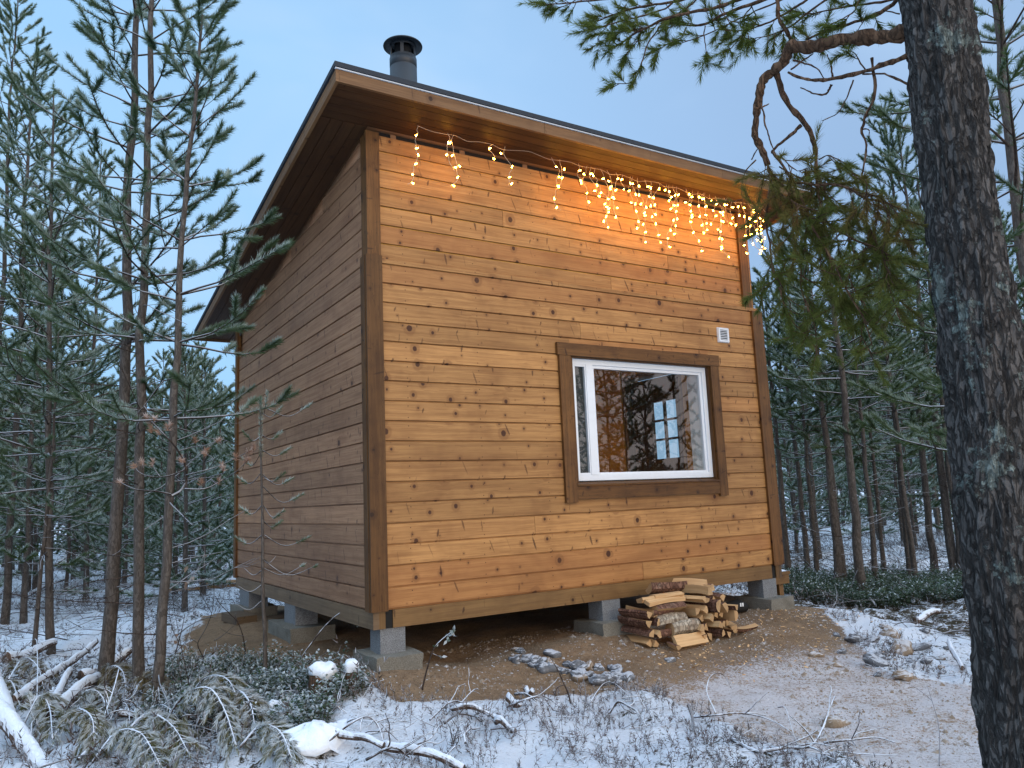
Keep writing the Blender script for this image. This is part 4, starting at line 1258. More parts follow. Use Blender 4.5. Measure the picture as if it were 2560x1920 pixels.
# columns of logs with their ends to the viewer
for row_, (xs_, zz) in enumerate([([2.56, 2.65, 2.75, 2.84, 2.93], 0.035), ([2.52, 2.60, 2.70, 2.79, 2.88], 0.105), ([2.55, 2.63, 2.72, 2.82, 2.90], 0.175),
                                  ([2.52, 2.61, 2.70, 2.78, 2.87], 0.245), ([2.56, 2.64, 2.73, 2.81], 0.310), ([2.62, 2.72], 0.372)]):
    for x in xs_:
        y = -0.33 + rf.normal(0, 0.03)
        fw(x + rf.normal(0, 0.012), y, zb(2.7, -0.4) + zz + rf.normal(0, 0.008), math.pi / 2 + rf.normal(0.12, 0.08), rf.uniform(0.042, 0.055), rf.choice(['wedge', 'wedge', 'half']), label=FL)
for z in (0.035, 0.11, 0.19, 0.26):        # left-hand column, ends outward
    for x in (2.15, 2.075):
        fw(x + rf.normal(0, 0.01), -0.27 + rf.normal(0, 0.02), zb(2.1, -0.4) + z, math.pi / 2 + rf.normal(0, 0.08), rf.uniform(0.045, 0.056), 'wedge', label=FL)
g0 = zb(2.4, -0.42)
fw(2.42, -0.50, g0 + 0.040, 0.06, 0.050, 'slab', 1.2, 0.36, label='pale split log lying lowest at the front of the firewood heap')
fw(2.27, -0.42, g0 + 0.105, 0.03, 0.046, 'wedge', 1.6, 0.22, label='short pale split log second from the bottom of the heap')
fw(2.42, -0.43, g0 + 0.125, -0.05, 0.058, 'round', 0.3, 0.27, 'birch', 'round log with peeling light bark near the front of the firewood heap')
fw(2.31, -0.41, g0 + 0.205, 0.02, 0.050, 'half', 0.4, 0.31, 'birch', 'greyish half-round log below the red-barked one in the heap')
fw(2.31, -0.39, g0 + 0.280, 0.0, 0.062, 'half', -0.5, 0.30, 'fbark', 'thick log with reddish bark facing out in the firewood heap')
fw(2.24, -0.40, g0 + 0.262, 0.1, 0.042, 'wedge', 2.0, 0.25)
fw(2.29, -0.38, g0 + 0.342, 0.05, 0.040, 'slab', 0.3, 0.40, label='thin pale splinter board lying flat near the top of the heap')
fw(2.27, -0.35, g0 + 0.362, -0.08, 0.045, 'slab', 2.9, 0.38, label='pale split board on top left of the firewood heap')
fw(2.34, -0.36, g0 + 0.376, -0.03, 0.036, 'slab', 0.1, 0.30, label='bright pale split piece lying across the top left of the heap')
fw(2.47, -0.22, g0 + 0.410, -0.12, 0.056, 'half', 2.6, 0.36, label='large brown split log crowning the top of the firewood heap')
fw(2.70, -0.23, g0 + 0.405, math.pi / 2 + 0.3, 0.055, 'half', 2.4, label='knotty split log end at the top right of the firewood heap')
fw(2.79, -0.21, g0 + 0.385, math.pi / 2 + 0.5, 0.060, 'half', 0.2, 0.30, 'fbark', 'red-barked log at the upper right of the firewood heap')
fw(3.02, -0.34, zb(3.02, -0.34) + 0.045, 1.0, 0.052, 'wedge', 2.0, 0.30, label='split log slipped off the right side of the heap')
fw(3.12, -0.42, zb(3.12, -0.42) + 0.030, 0.15, 0.045, 'wedge', 2.7, 0.30, label='split log fallen flat at the far right of the heap')
fw(2.97, -0.30, zb(3.0, -0.3) + 0.115, 1.25, 0.048, 'wedge', 1.0, 0.30)
fw(2.20, -0.55, g0 + 0.028, 1.2, 0.03, 'wedge', 0.4, 0.20, label='small kindling wedge at the foot of the firewood heap')

# things lying under the cabin by the right corner
b = MB()
V, F = [], []
n = 14; th = np.arange(n) / n * 6.283
prof = [(-0.16, 0.02), (-0.155, 0.05), (-0.09, 0.07), (0.0, 0.068), (0.09, 0.075), (0.15, 0.055), (0.16, 0.02)]
Vb = np.array([[x, r_ * math.cos(t) * 1.2, max(r_ * math.sin(t), -0.03) + 0.03] for x, r_ in prof for t in th])
Vb += np.stack([vnoise(Vb * 16, 81 + c, 2) for c in range(3)], 1) * 0.014
i = np.arange(len(prof) - 1)[:, None] * n; j = np.arange(n)[None]; j2 = (j + 1) % n
b.add(Vb, [np.stack([i + j, i + j2, i + n + j2, i + n + j], -1).reshape(-1, 4), np.arange(n)[None, ::-1], np.arange(n)[None] + (len(prof) - 1) * n])
bag = b.build('work_bag', M['dark'], smooth=True); bag.location = (3.52, 0.10, gz(3.52, 0.1) + 0.0); bag.rotation_euler = (0, 0, -0.3)
tag(bag, 'black crumpled bag with two white marks lying under the cabin', 'bag')
b = MB()
for k in range(2):
    obox(b, (0.05 + k * 0.022, -0.089, 0.055), (0.014, 0, 0), (0, 0, 0.032), (0, 0.004, 0))
b.build('label_marks', M['white'], bag)
for q, (x, y, l, rz_, lab) in enumerate(((3.45, 0.45, 0.55, 0.2, 'frosted plank offcut lying in the shade under the cabin floor'), (3.05, 0.55, 0.4, -0.5, 'short board lying deep under the cabin behind the firewood'))):
    b = MB(); obox(b, (-l / 2, -0.05, 0), (l, 0, 0), (0, 0.10, 0), (0, 0, 0.045)); o = b.build('plank', M['split'], bevel=0.003)
    o.location = (x, y, gz(x, y) + 0.01); o.rotation_euler = (0, 0.05, rz_); tag(o, lab, 'plank')

# snowy plank stack behind the rear left corner
for q, (pa, pb, w_, h_, lab) in enumerate((((415, 1487), (600, 1468), 0.18, 0.05, 'long snow-topped plank behind the rear left corner of the cabin'),
                                            ((500, 1480), (610, 1474), 0.14, 0.05, 'shorter snow-topped plank lying beside the long one at the rear corner'))):
    A = at(*pa); A[1] += 0.05 * q; B = at(*pb); d = B - A; L = np.linalg.norm(d[:2]); yaw = math.atan2(d[1], d[0])
    e = empty('snowy_plank', (*A[:2], max(A[2], B[2]) + 0.03 + 0.09 * q), yaw, lab, 'plank')
    b = MB(); obox(b, (0, 0, 0), (L + 0.8, 0, 0), (0, w_, 0), (0, 0, h_)); b.build('board', M['split'], e)
    snow_slab('snow_layer', 0.0, L + 0.8, 0, w_, h_, 0.035, e, q)

# ================================================================== STONES
def stone(name_mat, loc, size, seed, label, group=None, sq=0.62):
    r = np.random.default_rng(seed)
    n, k = 16, 11
    th = np.arange(n) / n * 6.283; ph = np.linspace(-1.45, 1.45, k)
    D = np.array([[math.cos(p_) * math.cos(t), math.cos(p_) * math.sin(t), math.sin(p_)] for p_ in ph for t in th])
    # facetted boulder: clip against random planes
    rad = np.ones(len(D))
    for q in range(7):
        nv = r.normal(size=3); nv /= np.linalg.norm(nv); dd = r.uniform(0.50, 0.85)
        pr = D @ nv
        rad = np.where(pr > 0.05, np.minimum(rad, dd / np.maximum(pr, 0.05)), rad)
    V = D * rad[:, None] * (1 + 0.22 * vnoise(D * 2.6 + seed, 5, 3))[:, None] * np.array([1, r.uniform(0.65, 0.95), sq * r.uniform(0.8, 1.15)]) * size
    mb = MB(); i = np.arange(k - 1)[:, None] * n; j = np.arange(n)[None]; j2 = (j + 1) % n
    mb.add(V, [np.stack([i + j, i + j2, i + n + j2, i + n + j], -1).reshape(-1, 4), np.arange(n)[None, ::-1], np.arange(n)[None] + (k - 1) * n])
    o = mb.build('stone', M[name_mat], smooth=False)
    o.location = (loc[0], loc[1], loc[2] + size * sq * 0.08); o.rotation_euler = (r.normal(0, 0.2), r.normal(0, 0.2), r.random() * 6.28)
    return tag(o, label, 'stone', group)


stone('stone_tan', at(2088, 1812), 0.085, 3, 'tan stone with a snowy top alone on the gravel in front')
stone('stone', at(1672, 1652), 0.05, 4, 'small grey stone lying out on the gravel before the firewood')
stone('stone_tan', at(2040, 1640), 0.06, 6, 'flat tan stone at the edge of the gravel slope')
stone('stone_tan', at(2232, 1592), 0.10, 7, 'tan stone at the top of the snowy rocks on the right')
stone('stone_tan', at(2250, 1632), 0.13, 8, 'snow-dusted boulder in the middle of the snowy rocks on the right')
stone('stone', at(2140, 1600), 0.09, 9, 'grey stone at the left end of the snowy rocks on the right')
stone('stone', at(2195, 1660), 0.10, 10, 'grey stone half buried at the gravel edge below the snowy rocks')
stone('stone', at(2300, 1620), 0.12, 12, 'snowed-over stone farthest right among the rocks', sq=0.4)
stone('stone', at(2180, 1600), 0.10, 13, 'flat grey stone between the tan one and the gravel slope', sq=0.4)
stone('stone_tan', at(2262, 1690), 0.09, 14, 'tan stone at the lower edge of the snow patch on the right')
stone('stone', at(1290, 1650), 0.07, 15, 'dark grey stone standing at the head of the stone drain')
rst = np.random.default_rng(33)
for q in range(34):
    t = rst.random()
    px_, py_ = 1235 + t * 330 + rst.normal(0, 16), 1616 + t * 95 + rst.normal(0, 13)
    if q > 25:
        px_, py_ = 1400 + rst.random() * 170, 1672 + rst.random() * 42
    stone('stone' if rst.random() < 0.8 else 'stone_tan', at(px_, py_), rst.uniform(0.035, 0.080) * (1.25 if q > 25 else 1), 100 + q,
          'grey rubble stone lying in the drain below the front beam', 'rubble stones of the drain in front of the cabin')
for q in range(16):
    px_, py_ = rst.uniform(2080, 2400), rst.uniform(1540, 1700)
    stone('stone' if rst.random() < 0.6 else 'stone_tan', at(px_, py_), rst.uniform(0.03, 0.07), 200 + q, 'snow-dusted stone in the rocky patch right of the gravel', 'stones of the rocky snow patch', 0.5)

# gravel: small pebbles and crumbs on the bare ground (far too many to count)
rp = np.random.default_rng(44)
pts = np.c_[rp.uniform(-1.2, 6.0, 60000), rp.uniform(-4.0, 0.6, 60000)]
keep = (snow_mask(pts[:, 0], pts[:, 1]) < 0.4) & (vnoise(pts * 3, 45, 2) + rp.normal(0, 0.45, len(pts)) > 0.1)
pts = pts[keep][:15000]
hz = terrain(pts[:, 0], pts[:, 1]); n = len(pts)
base_s = np.array([[1, 0, 0], [0, 1, 0], [-1, 0, 0], [0, -1, 0], [0, 0, 0.8]], float)
sc_ = np.where(rp.random(n) < 0.06, rp.uniform(0.010, 0.024, n), rp.uniform(0.004, 0.010, n))
yaw = rp.random(n) * 6.28
Vg = base_s[None] * (1 + rp.normal(0, 0.25, (n, 5, 3))) * sc_[:, None, None]
c, s_ = np.cos(yaw)[:, None], np.sin(yaw)[:, None]
Vg = np.stack([Vg[..., 0] * c - Vg[..., 1] * s_, Vg[..., 0] * s_ + Vg[..., 1] * c, Vg[..., 2]], -1) + np.c_[pts, hz - 0.001][:, None]
gi = np.arange(n)[:, None, None] * 5 + np.array([[0, 1, 4], [1, 2, 4], [2, 3, 4], [3, 0, 4]])[None]
mb = MB(); mb.add(Vg.reshape(-1, 3), gi.reshape(-1, 3))
tag(mb.build('gravel', M['stone_tan']), 'loose pebbles and crumbs scattered on the bare sand', 'gravel', kind='stuff')

# ================================================================== TREES LEFT OF THE CABIN
A_ = at(262, 1712); B_ = at(347, 1738); C_ = at(388, 1768)
pine('pine_tree', 101, (A_[0], A_[1], A_[2]), 'tallest young pine of the three beside the left wall, thickest trunk, two leaders', rz=0.4, H=8.2, r0=0.050, cb=2.3, spread=1.15, gap=0.46,
     lean=(0.012, -0.002), dead=16, nn=90, nl=0.060, nw=0.0054, frost=0.38, shoot=0.15, tseg=12, density=0.62, deadlen=1.2)
pine('pine_tree', 102, (B_[0], B_[1], B_[2]), 'slim straight young pine in the middle of the three beside the left wall', rz=2.4, H=8.0, r0=0.038, cb=2.7, spread=0.85, gap=0.44,
     lean=(0.004, 0.0), dead=16, nn=90, nl=0.058, nw=0.0054, frost=0.38, shoot=0.15, tseg=10, density=0.6, deadlen=1.0)
ctree = pine('pine_tree', 103, (C_[0], C_[1], C_[2]), 'young pine leaning towards the cabin, nearest its left wall, reddish peeled patch', rz=0.0, H=5.3, r0=0.031, cb=2.0, spread=0.9, gap=0.44,
     lean=(0.050, -0.028), dead=14, nn=90, nl=0.058, nw=0.0054, frost=0.42, shoot=0.15, tseg=10, density=0.62, deadlen=0.9)

# dead branch with dry frosted tufts on the leaning pine
dC = math.hypot(C_[0] - CAM[0], C_[1] - CAM[1]) - 0.12
P_ = lambda x, y, k=0.0: px_d(x, y, dC + k)
db = MB(); tuf = []
for pl_, r0_, r1_ in (([(428, 1240), (452, 1226), (466, 1200), (462, 1160), (440, 1120), (412, 1088), (385, 1060), (366, 1042)], .010, .003),
                      ([(428, 1236), (390, 1228), (345, 1225), (318, 1215), (300, 1205)], .007, .002), ([(462, 1222), (510, 1222), (548, 1205), (590, 1180), (618, 1152)], .006, .002),
                      ([(465, 1188), (515, 1175), (560, 1160), (600, 1140), (624, 1128)], .005, .002), ([(445, 1128), (480, 1118), (520, 1112), (545, 1100)], .004, .002),
                      ([(430, 1105), (425, 1085), (420, 1068)], .003, .002), ([(462, 1175), (420, 1190), (380, 1192), (350, 1182), (335, 1165)], .005, .002),
                      ([(400, 1192), (385, 1170), (382, 1156)], .003, .002), ([(520, 1172), (535, 1150), (512, 1132)], .003, .002), ([(450, 1140), (446, 1146), (452, 1150)], .003, .002)):
    pts = np.array([P_(x, y, 0.10 * math.sin(x * 0.05 + r0_ * 900)) for x, y in pl_])
    pts = spline(pts, 4)
    tube(db, pts, np.linspace(r0_, r1_, len(pts)), 5)
    tuf.append((pts[-1], pts[-1] - pts[-4]))
for x, y in ((385, 1045), (398, 1080), (422, 1063), (487, 1100), (355, 1155), (453, 1147), (590, 1142), (635, 1118), (555, 1163), (503, 1205), (547, 1203), (558, 1172), (372, 1050), (378, 1072), (515, 1128), (612, 1150)):
    k = P_(x, y, rs.normal(0, 0.05)); d = rs.normal(0, 0.4, 3) + np.array([0, 0, 1.0]); tuf.append((k, d))
    tube(db, [k - d / np.linalg.norm(d) * 0.06 + rs.normal(0, 0.01, 3), k], [0.002, 0.0015], 4)
dbo = db.build('dead_branch', M['twig'], ctree, smooth=True)
tn = MB()
ta = np.array([a - d / (np.linalg.norm(d) + 1e-9) * 0.03 for a, d in tuf]); tb_ = np.array([a + d / (np.linalg.norm(d) + 1e-9) * 0.012 for a, d in tuf])
needles(tn, ta, tb_, 60, 0.040, 0.0042, rs, (30, 85), 0.5)
tno = tn.build('dry_needles', M['n_dry'], dbo)
for o in (dbo,):
    o.matrix_parent_inverse = Matrix.Translation(Vector(-C_))

D_ = at(127, 1634); E_ = at(84, 1642)
pine('pine_tree', 104, D_, 'thin dark-trunked pine at the left behind the snowy logs', rz=1.0, H=6.1, r0=0.036, cb=1.7, spread=1.25, gap=0.36, lean=(-0.03, 0.02), dead=22, nn=70, nl=0.055, nw=0.006, frost=0.5, shoot=0.15, tseg=9, density=0.6, deadlen=1.1)
pine('pine_tree', 105, E_, 'very thin young pine stem left of the dark-trunked pine', rz=1.0, H=3.4, r0=0.018, cb=1.4, spread=0.65, gap=0.34, dead=10, nn=60, nl=0.05, nw=0.0055, frost=0.5, shoot=0.14, tseg=7, density=0.8)
for q, (bx_, by_, tx, ty, sp_, r0_, cb_f, lab) in enumerate((
        (12, 1560, 55, 93, 1.25, 0.075, 0.30, 'tall conical pine at the far left edge, pointed top against the sky'),
        (215, 1500, 191, 372, 1.25, 0.07, 0.26, 'bushy frosted pine showing its top between the far left pine and the tall one'),
        (70, 1490, 60, 560, 1.1, 0.06, 0.22, 'bushy pine behind the dark-trunked pine, drooping frosted boughs'),
        (470, 1440, 560, 880, 1.0, 0.05, 0.2, 'smaller pine whose top shows just below the rear eave of the cabin'),
        (-40, 1540, -40, -40, 1.3, 0.075, 0.3, 'pine reaching in from beyond the left edge with cones at its top'))):
    bp = at(bx_, by_); H_ = top_h(tx, ty, bp)
    pine('pine_tree', 110 + q, bp, lab, rz=q * 1.3, H=H_, r0=r0_ * 0.62, cb=H_ * cb_f, spread=sp_, gap=0.36, dead=12, nn=55, nl=0.06, nw=0.009, frost=0.45, shoot=0.17, tseg=8, density=0.75)

# ================================================================== TREES RIGHT OF THE CABIN
RH = [(1972, 1441, 0.055, 700), (2022, 1446, 0.05, 620), (2044, 1452, 0.045, 780), (2097, 1479, 0.062, 560), (2108, 1470, 0.06, 480), (2160, 1495, 0.066, 430), (2190, 1472, 0.04, 700),
      (2212, 1442, 0.038, 820), (2277, 1467, 0.05, 520), (2292, 1471, 0.045, 640), (2337, 1434, 0.06, 255), (2390, 1440, 0.075, 330), (2408, 1446, 0.06, 420)]
RL = ['leftmost slim pine stem just past the cabin corner on the right', 'slim straight pine second from the cabin corner on the right', 'thin pine stem third from the cabin corner on the right',
      'thick twin-looking pine trunk in the middle of the right-hand trees', 'dark trunk close behind the twin-looking pine on the right', 'reddish brown pine trunk nearest the snow patch on the right',
      'thin pine stem right of the reddish brown trunk', 'spindly pine between the reddish trunk and the leaning pair', 'left one of the leaning pine pair on the right',
      'right one of the leaning pine pair on the right', 'pointed bushy pine rising highest beside the big trunk', 'dense dark pine close to the left of the big trunk', 'dark pine trunk half hidden by the big trunk']
for q, (x, y, r0_, ty) in enumerate(RH):
    bp = at(x, y); H_ = min(top_h(x, ty, bp), 9.0)
    pine('pine_tree', 130 + q, bp, RL[q], rz=q * 0.9, H=H_, r0=r0_ * 0.8, cb=H_ * (0.45 if ty > 300 else 0.30), spread=0.95 + 0.2 * (ty < 450), gap=0.36, dead=16, nn=46, nl=0.062, nw=0.010, frost=0.42, shoot=0.17, tseg=8,
         density=0.75, deadlen=0.8, lean=((0.03, -0.02) if q in (8, 9) else (0.0, 0.0)), nm='n_dark')
bp = np.array([4.6, -3.05, gz(4.6, -3.05)])
bp = px_d(2700, 1500, 6.6); bp[2] = gz(bp[0], bp[1])
pine('pine_tree', 150, bp, 'pine on the far right edge, seen past the big trunk', rz=0.7, H=7.6, r0=0.050, cb=1.5, spread=1.35, gap=0.38, dead=12, nn=66, nl=0.055, nw=0.0055, frost=0.3, shoot=0.15, tseg=9, density=0.85, nm='n_dark', lean=(-0.02, 0.0))

# ================================================================== FOREST BEHIND
protos = []
for q in range(6):
    H_ = [6.2, 7.2, 5.2, 6.8, 4.4, 7.8][q]
    protos.append((H_, dict(seed=300 + q, H=H_, r0=0.033 + 0.003 * q, cb=H_ * [0.22, 0.40, 0.10, 0.14, 0.08, 0.34][q], spread=[0.95, 1.0, 1.0, 1.1, 0.95, 1.1][q], gap=0.36, dead=14, nn=26, nl=0.078, nw=0.017, frost=0.6, shoot=0.19, tseg=6, density=0.62)))  # real frost, made heavier to paint haze over the far pines
rfst = np.random.default_rng(71)
roots = [None] * 6
placed = [np.array(v[:2]) for v in (A_, B_, C_, D_, E_)]
LFT = ['frosted young pine in the thicket beyond the left wall', 'slender young pine in the thicket beyond the left wall', 'low bushy pine in the thicket beyond the left wall']
RGT = ['slender young pine standing in the woods right of the cabin', 'bushy young pine standing in the woods right of the cabin', 'thin bare-stemmed pine in the woods right of the cabin']
cnt = 0
for zone, (pxa, pxb, dmin, dmax, N_) in (('l', (-160, 640, 10.5, 40, 84)), ('r', (1965, 2800, 15.0, 44, 95))):
    k = 0; tries = 0
    while k < N_ and tries < 4000:
        tries += 1
        x = rfst.uniform(pxa, pxb); D = dmin + (dmax - dmin) * rfst.random() ** 0.8
        p_ = px_d(x, 1200, D)[:2]
        if -1.5 < p_[0] < 6.0 and -2 < p_[1] < 6.5:
            continue
        if min(np.hypot(*(p_ - c_)) for c_ in placed) < 1.0:
            continue
        placed.append(p_)
        q = int(rfst.choice([0, 2, 3, 4, 5, 1] if zone == 'r' else [0, 2, 3, 4, 2, 3]))
        lim = (430 if x < 130 else 560 if x < 215 else 800) if zone == 'l' else (580 if x < 2100 else 380 if x < 2420 else 200)
        if (zone == 'l' and D < 18 and x > 420) or rfst.random() < 0.28:
            q = 4
        H_, kw = protos[q]
        lab = (LFT if zone == 'l' else RGT)[[1, 1, 2, 1, 2, 0][q] if zone == 'l' else [0, 0, 1, 2, 1, 0][q]]
        grp = 'young pines of the thicket beyond the left wall' if zone == 'l' else 'young pines in the woods right of the cabin'
        loc = (p_[0], p_[1], gz(*p_))
        if roots[q] is None:
            e = pine('pine_tree', loc=loc, label=lab, group=grp, nm='n_frost' if q % 2 == 0 else 'n_dark', bm='twig', **kw); roots[q] = e
        else:
            e = copy_tree(roots[q]); e.location = loc; tag(e, lab, 'pine tree', grp)
        e.rotation_euler = (rfst.normal(0, 0.015), rfst.normal(0, 0.015), rfst.random() * 6.28)
        hl = top_h(x, lim + rfst.uniform(0, 160), np.array(loc))
        s_ = min(rfst.uniform(0.85, 1.15), max(hl / H_, 0.35)); e.scale = (s_, s_, s_ * rfst.uniform(0.92, 1.03))
        k += 1
# pines across the clearing that the window pane mirrors
for q, (x, y, pi2, s_) in enumerate(((9.5, -9.0, 3, 0.9), (11.2, -10.5, 2, 1.05), (8.4, -10.2, 4, 1.1), (12.5, -8.2, 3, 0.9), (10.5, -12.5, 2, 1.2), (7.6, -12.6, 3, 0.9), (13.5, -11.0, 2, 1.1), (9.2, -7.4, 4, 1.0), (11.0, -7.0, 2, 0.9))):
    e = copy_tree(roots[pi2]); e.location = (x, y, gz(x, y)); e.rotation_euler = (0, 0, q * 1.1); e.scale = (s_, s_, s_)
    tag(e, 'pine across the clearing, seen only mirrored in the window pane', 'pine tree', 'pines mirrored in the window pane')

# the wood beyond, one dark mass of pines
ff = MB(); tmp = pine_parts(401, 6.5, 0.05, 1.6, 1.1, 0.6, nn=7, nl=0.11, nw=0.05, frost=0.45, shoot=0.26, tseg=4, density=0.35, dead=0)
rb = np.random.default_rng(91)
tv = [np.concatenate(t.v) for t in tmp]; tc_ = [np.concatenate(t.c) for t in tmp]
tf = [[(a, ) for a, m_ in t.f] for t in tmp]
for q in range(150):
    x = rb.uniform(-300, 640) if q < 75 else rb.uniform(1900, 2900); D = rb.uniform(44, 75); p_ = px_d(x, 1200, D)[:2]
    a = rb.random() * 6.28; s_ = rb.uniform(0.8, 1.25); R_ = np.array([[math.cos(a), -math.sin(a), 0], [math.sin(a), math.cos(a), 0], [0, 0, 1]]) * s_
    loc = np.array([p_[0], p_[1], gz(*p_)])
    for part, mi in ((0, 0), (2, 1)):
        ff.add(tv[part] @ R_.T + loc, [f[0] for f in tf[part]], mi, tc_[part])
tag(ff.build('distant_woods', [M['bark'], M['n_dark']]), 'distant pine wood closing the view behind the nearer pines', 'woods', kind='stuff')

# ================================================================== BIG PINE AT THE RIGHT
big = empty('pine_tree', (0.632, -3.845, gz(0.632, -3.845)), 0, 'big old pine trunk with grey lichen and rough bark standing close on the right', 'pine tree')
bo = np.array(big.location)
zz = np.linspace(-0.35, 4.4, 360); n = 112
th = np.arange(n) / n * 6.283
rad = np.interp(zz + bo[2], [-0.9, -0.6, 0.0, 1.1, 2.4, 4.0], [0.162, 0.129, 0.116, 0.111, 0.090, 0.078])
cx_ = np.interp(zz + bo[2], [-0.7, 0.1, 1.1, 2.4, 4.0], [-0.012, -0.008, 0.0, 0.004, -0.01])
Pn = np.stack([np.cos(th)[None] + 0 * zz[:, None], np.sin(th)[None] + 0 * zz[:, None], np.repeat(zz[:, None], n, 1)], -1).reshape(-1, 3)
dsp = 0.010 * vnoise(Pn * np.array([2.2, 2.2, 3.0]), 201, 2) + 0.012 * np.abs(vnoise(Pn * np.array([4.5, 4.5, 9.0]), 203, 3)) + 0.012 * np.clip(np.abs(vnoise(Pn * np.array([9.0, 9.0, 5.5]), 207, 3)) * 1.6, 0, 1) + 0.005 * vnoise(Pn * np.array([22, 22, 26.0]), 205, 2)
rr_ = (np.repeat(rad[:, None], n, 1).ravel() + dsp)
V = np.c_[rr_ * Pn[:, 0] + np.repeat(cx_, n), rr_ * Pn[:, 1], Pn[:, 2]]
i = np.arange(len(zz) - 1)[:, None] * n; j = np.arange(n)[None]; j2 = (j + 1) % n
tm_ = MB(); tm_.add(V, np.stack([i + j, i + j2, i + n + j2, i + n + j], -1).reshape(-1, 4))
tm_.build('trunk', M['bark_big'], big, smooth=True)
rl = np.random.default_rng(55)
lm_, sm_, nm_ = MB(), MB(), MB()
D0 = 3.0
Z4 = lambda x, y, D: px_d(1300 + 0.5788 * x, 0.5788 * y, D)


def limb(pl_, D1, D2, r0_, r1_, mb=None, n=7, jit=0.006, mat_=0):
    k = len(pl_); Ds = np.linspace(D1, D2, k)
    pts = spline([Z4(x, y, Ds[q]) for q, (x, y) in enumerate(pl_)], 5) - bo
    pts[2:] += np.cumsum(rl.normal(0, jit * 0.35, (len(pts) - 2, 3)), 0) * np.linspace(1, 0.3, len(pts) - 2)[:, None]
    rr = np.linspace(r0_, r1_, len(pts)) * (1 + 0.12 * rl.normal(size=len(pts)))
    tube(mb or lm_, pts, rr, n, cap=True)
    return pts


limb([(1720, 105), (1600, 160), (1480, 175), (1350, 195), (1250, 215), (1165, 208), (1148, 258), (1100, 310), (1050, 360), (1032, 430), (1022, 510), (1016, 590), (1050, 655), (1072, 720)], 3.0, 3.30, 0.030, 0.011, n=10)
limb([(1108, 320), (1150, 440), (1215, 525), (1258, 590), (1280, 650), (1285, 760), (1292, 860)], 3.18, 3.30, 0.014, 0.006, n=8)
limb([(1215, 540), (1175, 575), (1120, 620), (1085, 660)], 3.22, 3.27, 0.008, 0.005)
SHA, SHB, SBR = [], [], []


def sprays(pts, t0, step, L, down=0.6, spread=0.8, brown=0.1, tw=0.0022):
    """side shoots with needles along a drooping branch"""
    seg = np.linalg.norm(np.diff(pts, axis=0), axis=1); cum = np.r_[0, np.cumsum(seg)]
    s_ = cum[-1] * t0
    while s_ < cum[-1]:
        q = np.array([np.interp(s_, cum, pts[:, c]) for c in range(3)])
        i = min(np.searchsorted(cum, s_), len(pts) - 1); d = pts[i] - pts[max(i - 1, 0)]; d /= np.linalg.norm(d) + 1e-9
        dv = d * 0.6 + rl.normal(0, spread * 0.6, 3) + np.array([0, 0, -down]); dv /= np.linalg.norm(dv)
        l_ = L * rl.uniform(0.6, 1.25)
        a_ = q + dv * l_ * 0.25; b_ = q + dv * l_ + np.array([0, 0, 0.15 * l_])
        tube(sm_, [q, a_, b_], [tw, tw * 0.9, tw * 0.5], 4, cap=False)
        SHA.append(a_); SHB.append((a_ + b_) / 2 + rl.normal(0, 0.004, 3)); SBR.append(brown)
        SHA.append(SHB[-1]); SHB.append(b_); SBR.append(brown * 0.6)
        s_ += step * rl.uniform(0.6, 1.4)


# thin branches crossing below the main limb
limb([(1720, 225), (1600, 270), (1500, 312), (1380, 345), (1280, 355), (1200, 345), (1150, 318)], 3.0, 3.15, 0.010, 0.005)
limb([(1720, 380), (1640, 345), (1570, 320), (1480, 322)], 3.0, 3.05, 0.005, 0.003)
b4 = limb([(1520, 250), (1530, 400), (1500, 500), (1478, 560), (1500, 620), (1492, 700), (1478, 770)], 3.05, 3.1, 0.006, 0.003)
limb([(1478, 558), (1505, 560), (1508, 595)], 3.07, 3.08, 0.003, 0.0015)
limb([(1345, 365), (1330, 400), (1290, 412), (1245, 400), (1205, 380)], 3.1, 3.14, 0.005, 0.002)
limb([(1440, 345), (1415, 420), (1370, 480), (1305, 515)], 3.1, 3.16, 0.003, 0.0015)
for pl_ in ([(1170, 300), (1240, 255), (1265, 235)], [(1180, 260), (1210, 275), (1280, 300), (1310, 345)], [(1010, 470), (1055, 462), (1075, 452)], [(1040, 440), (1050, 540), (1065, 600), (1090, 650)], [(1350, 330), (1345, 280), (1330, 235)]):
    limb(pl_, 3.1, 3.15, 0.004, 0.002)
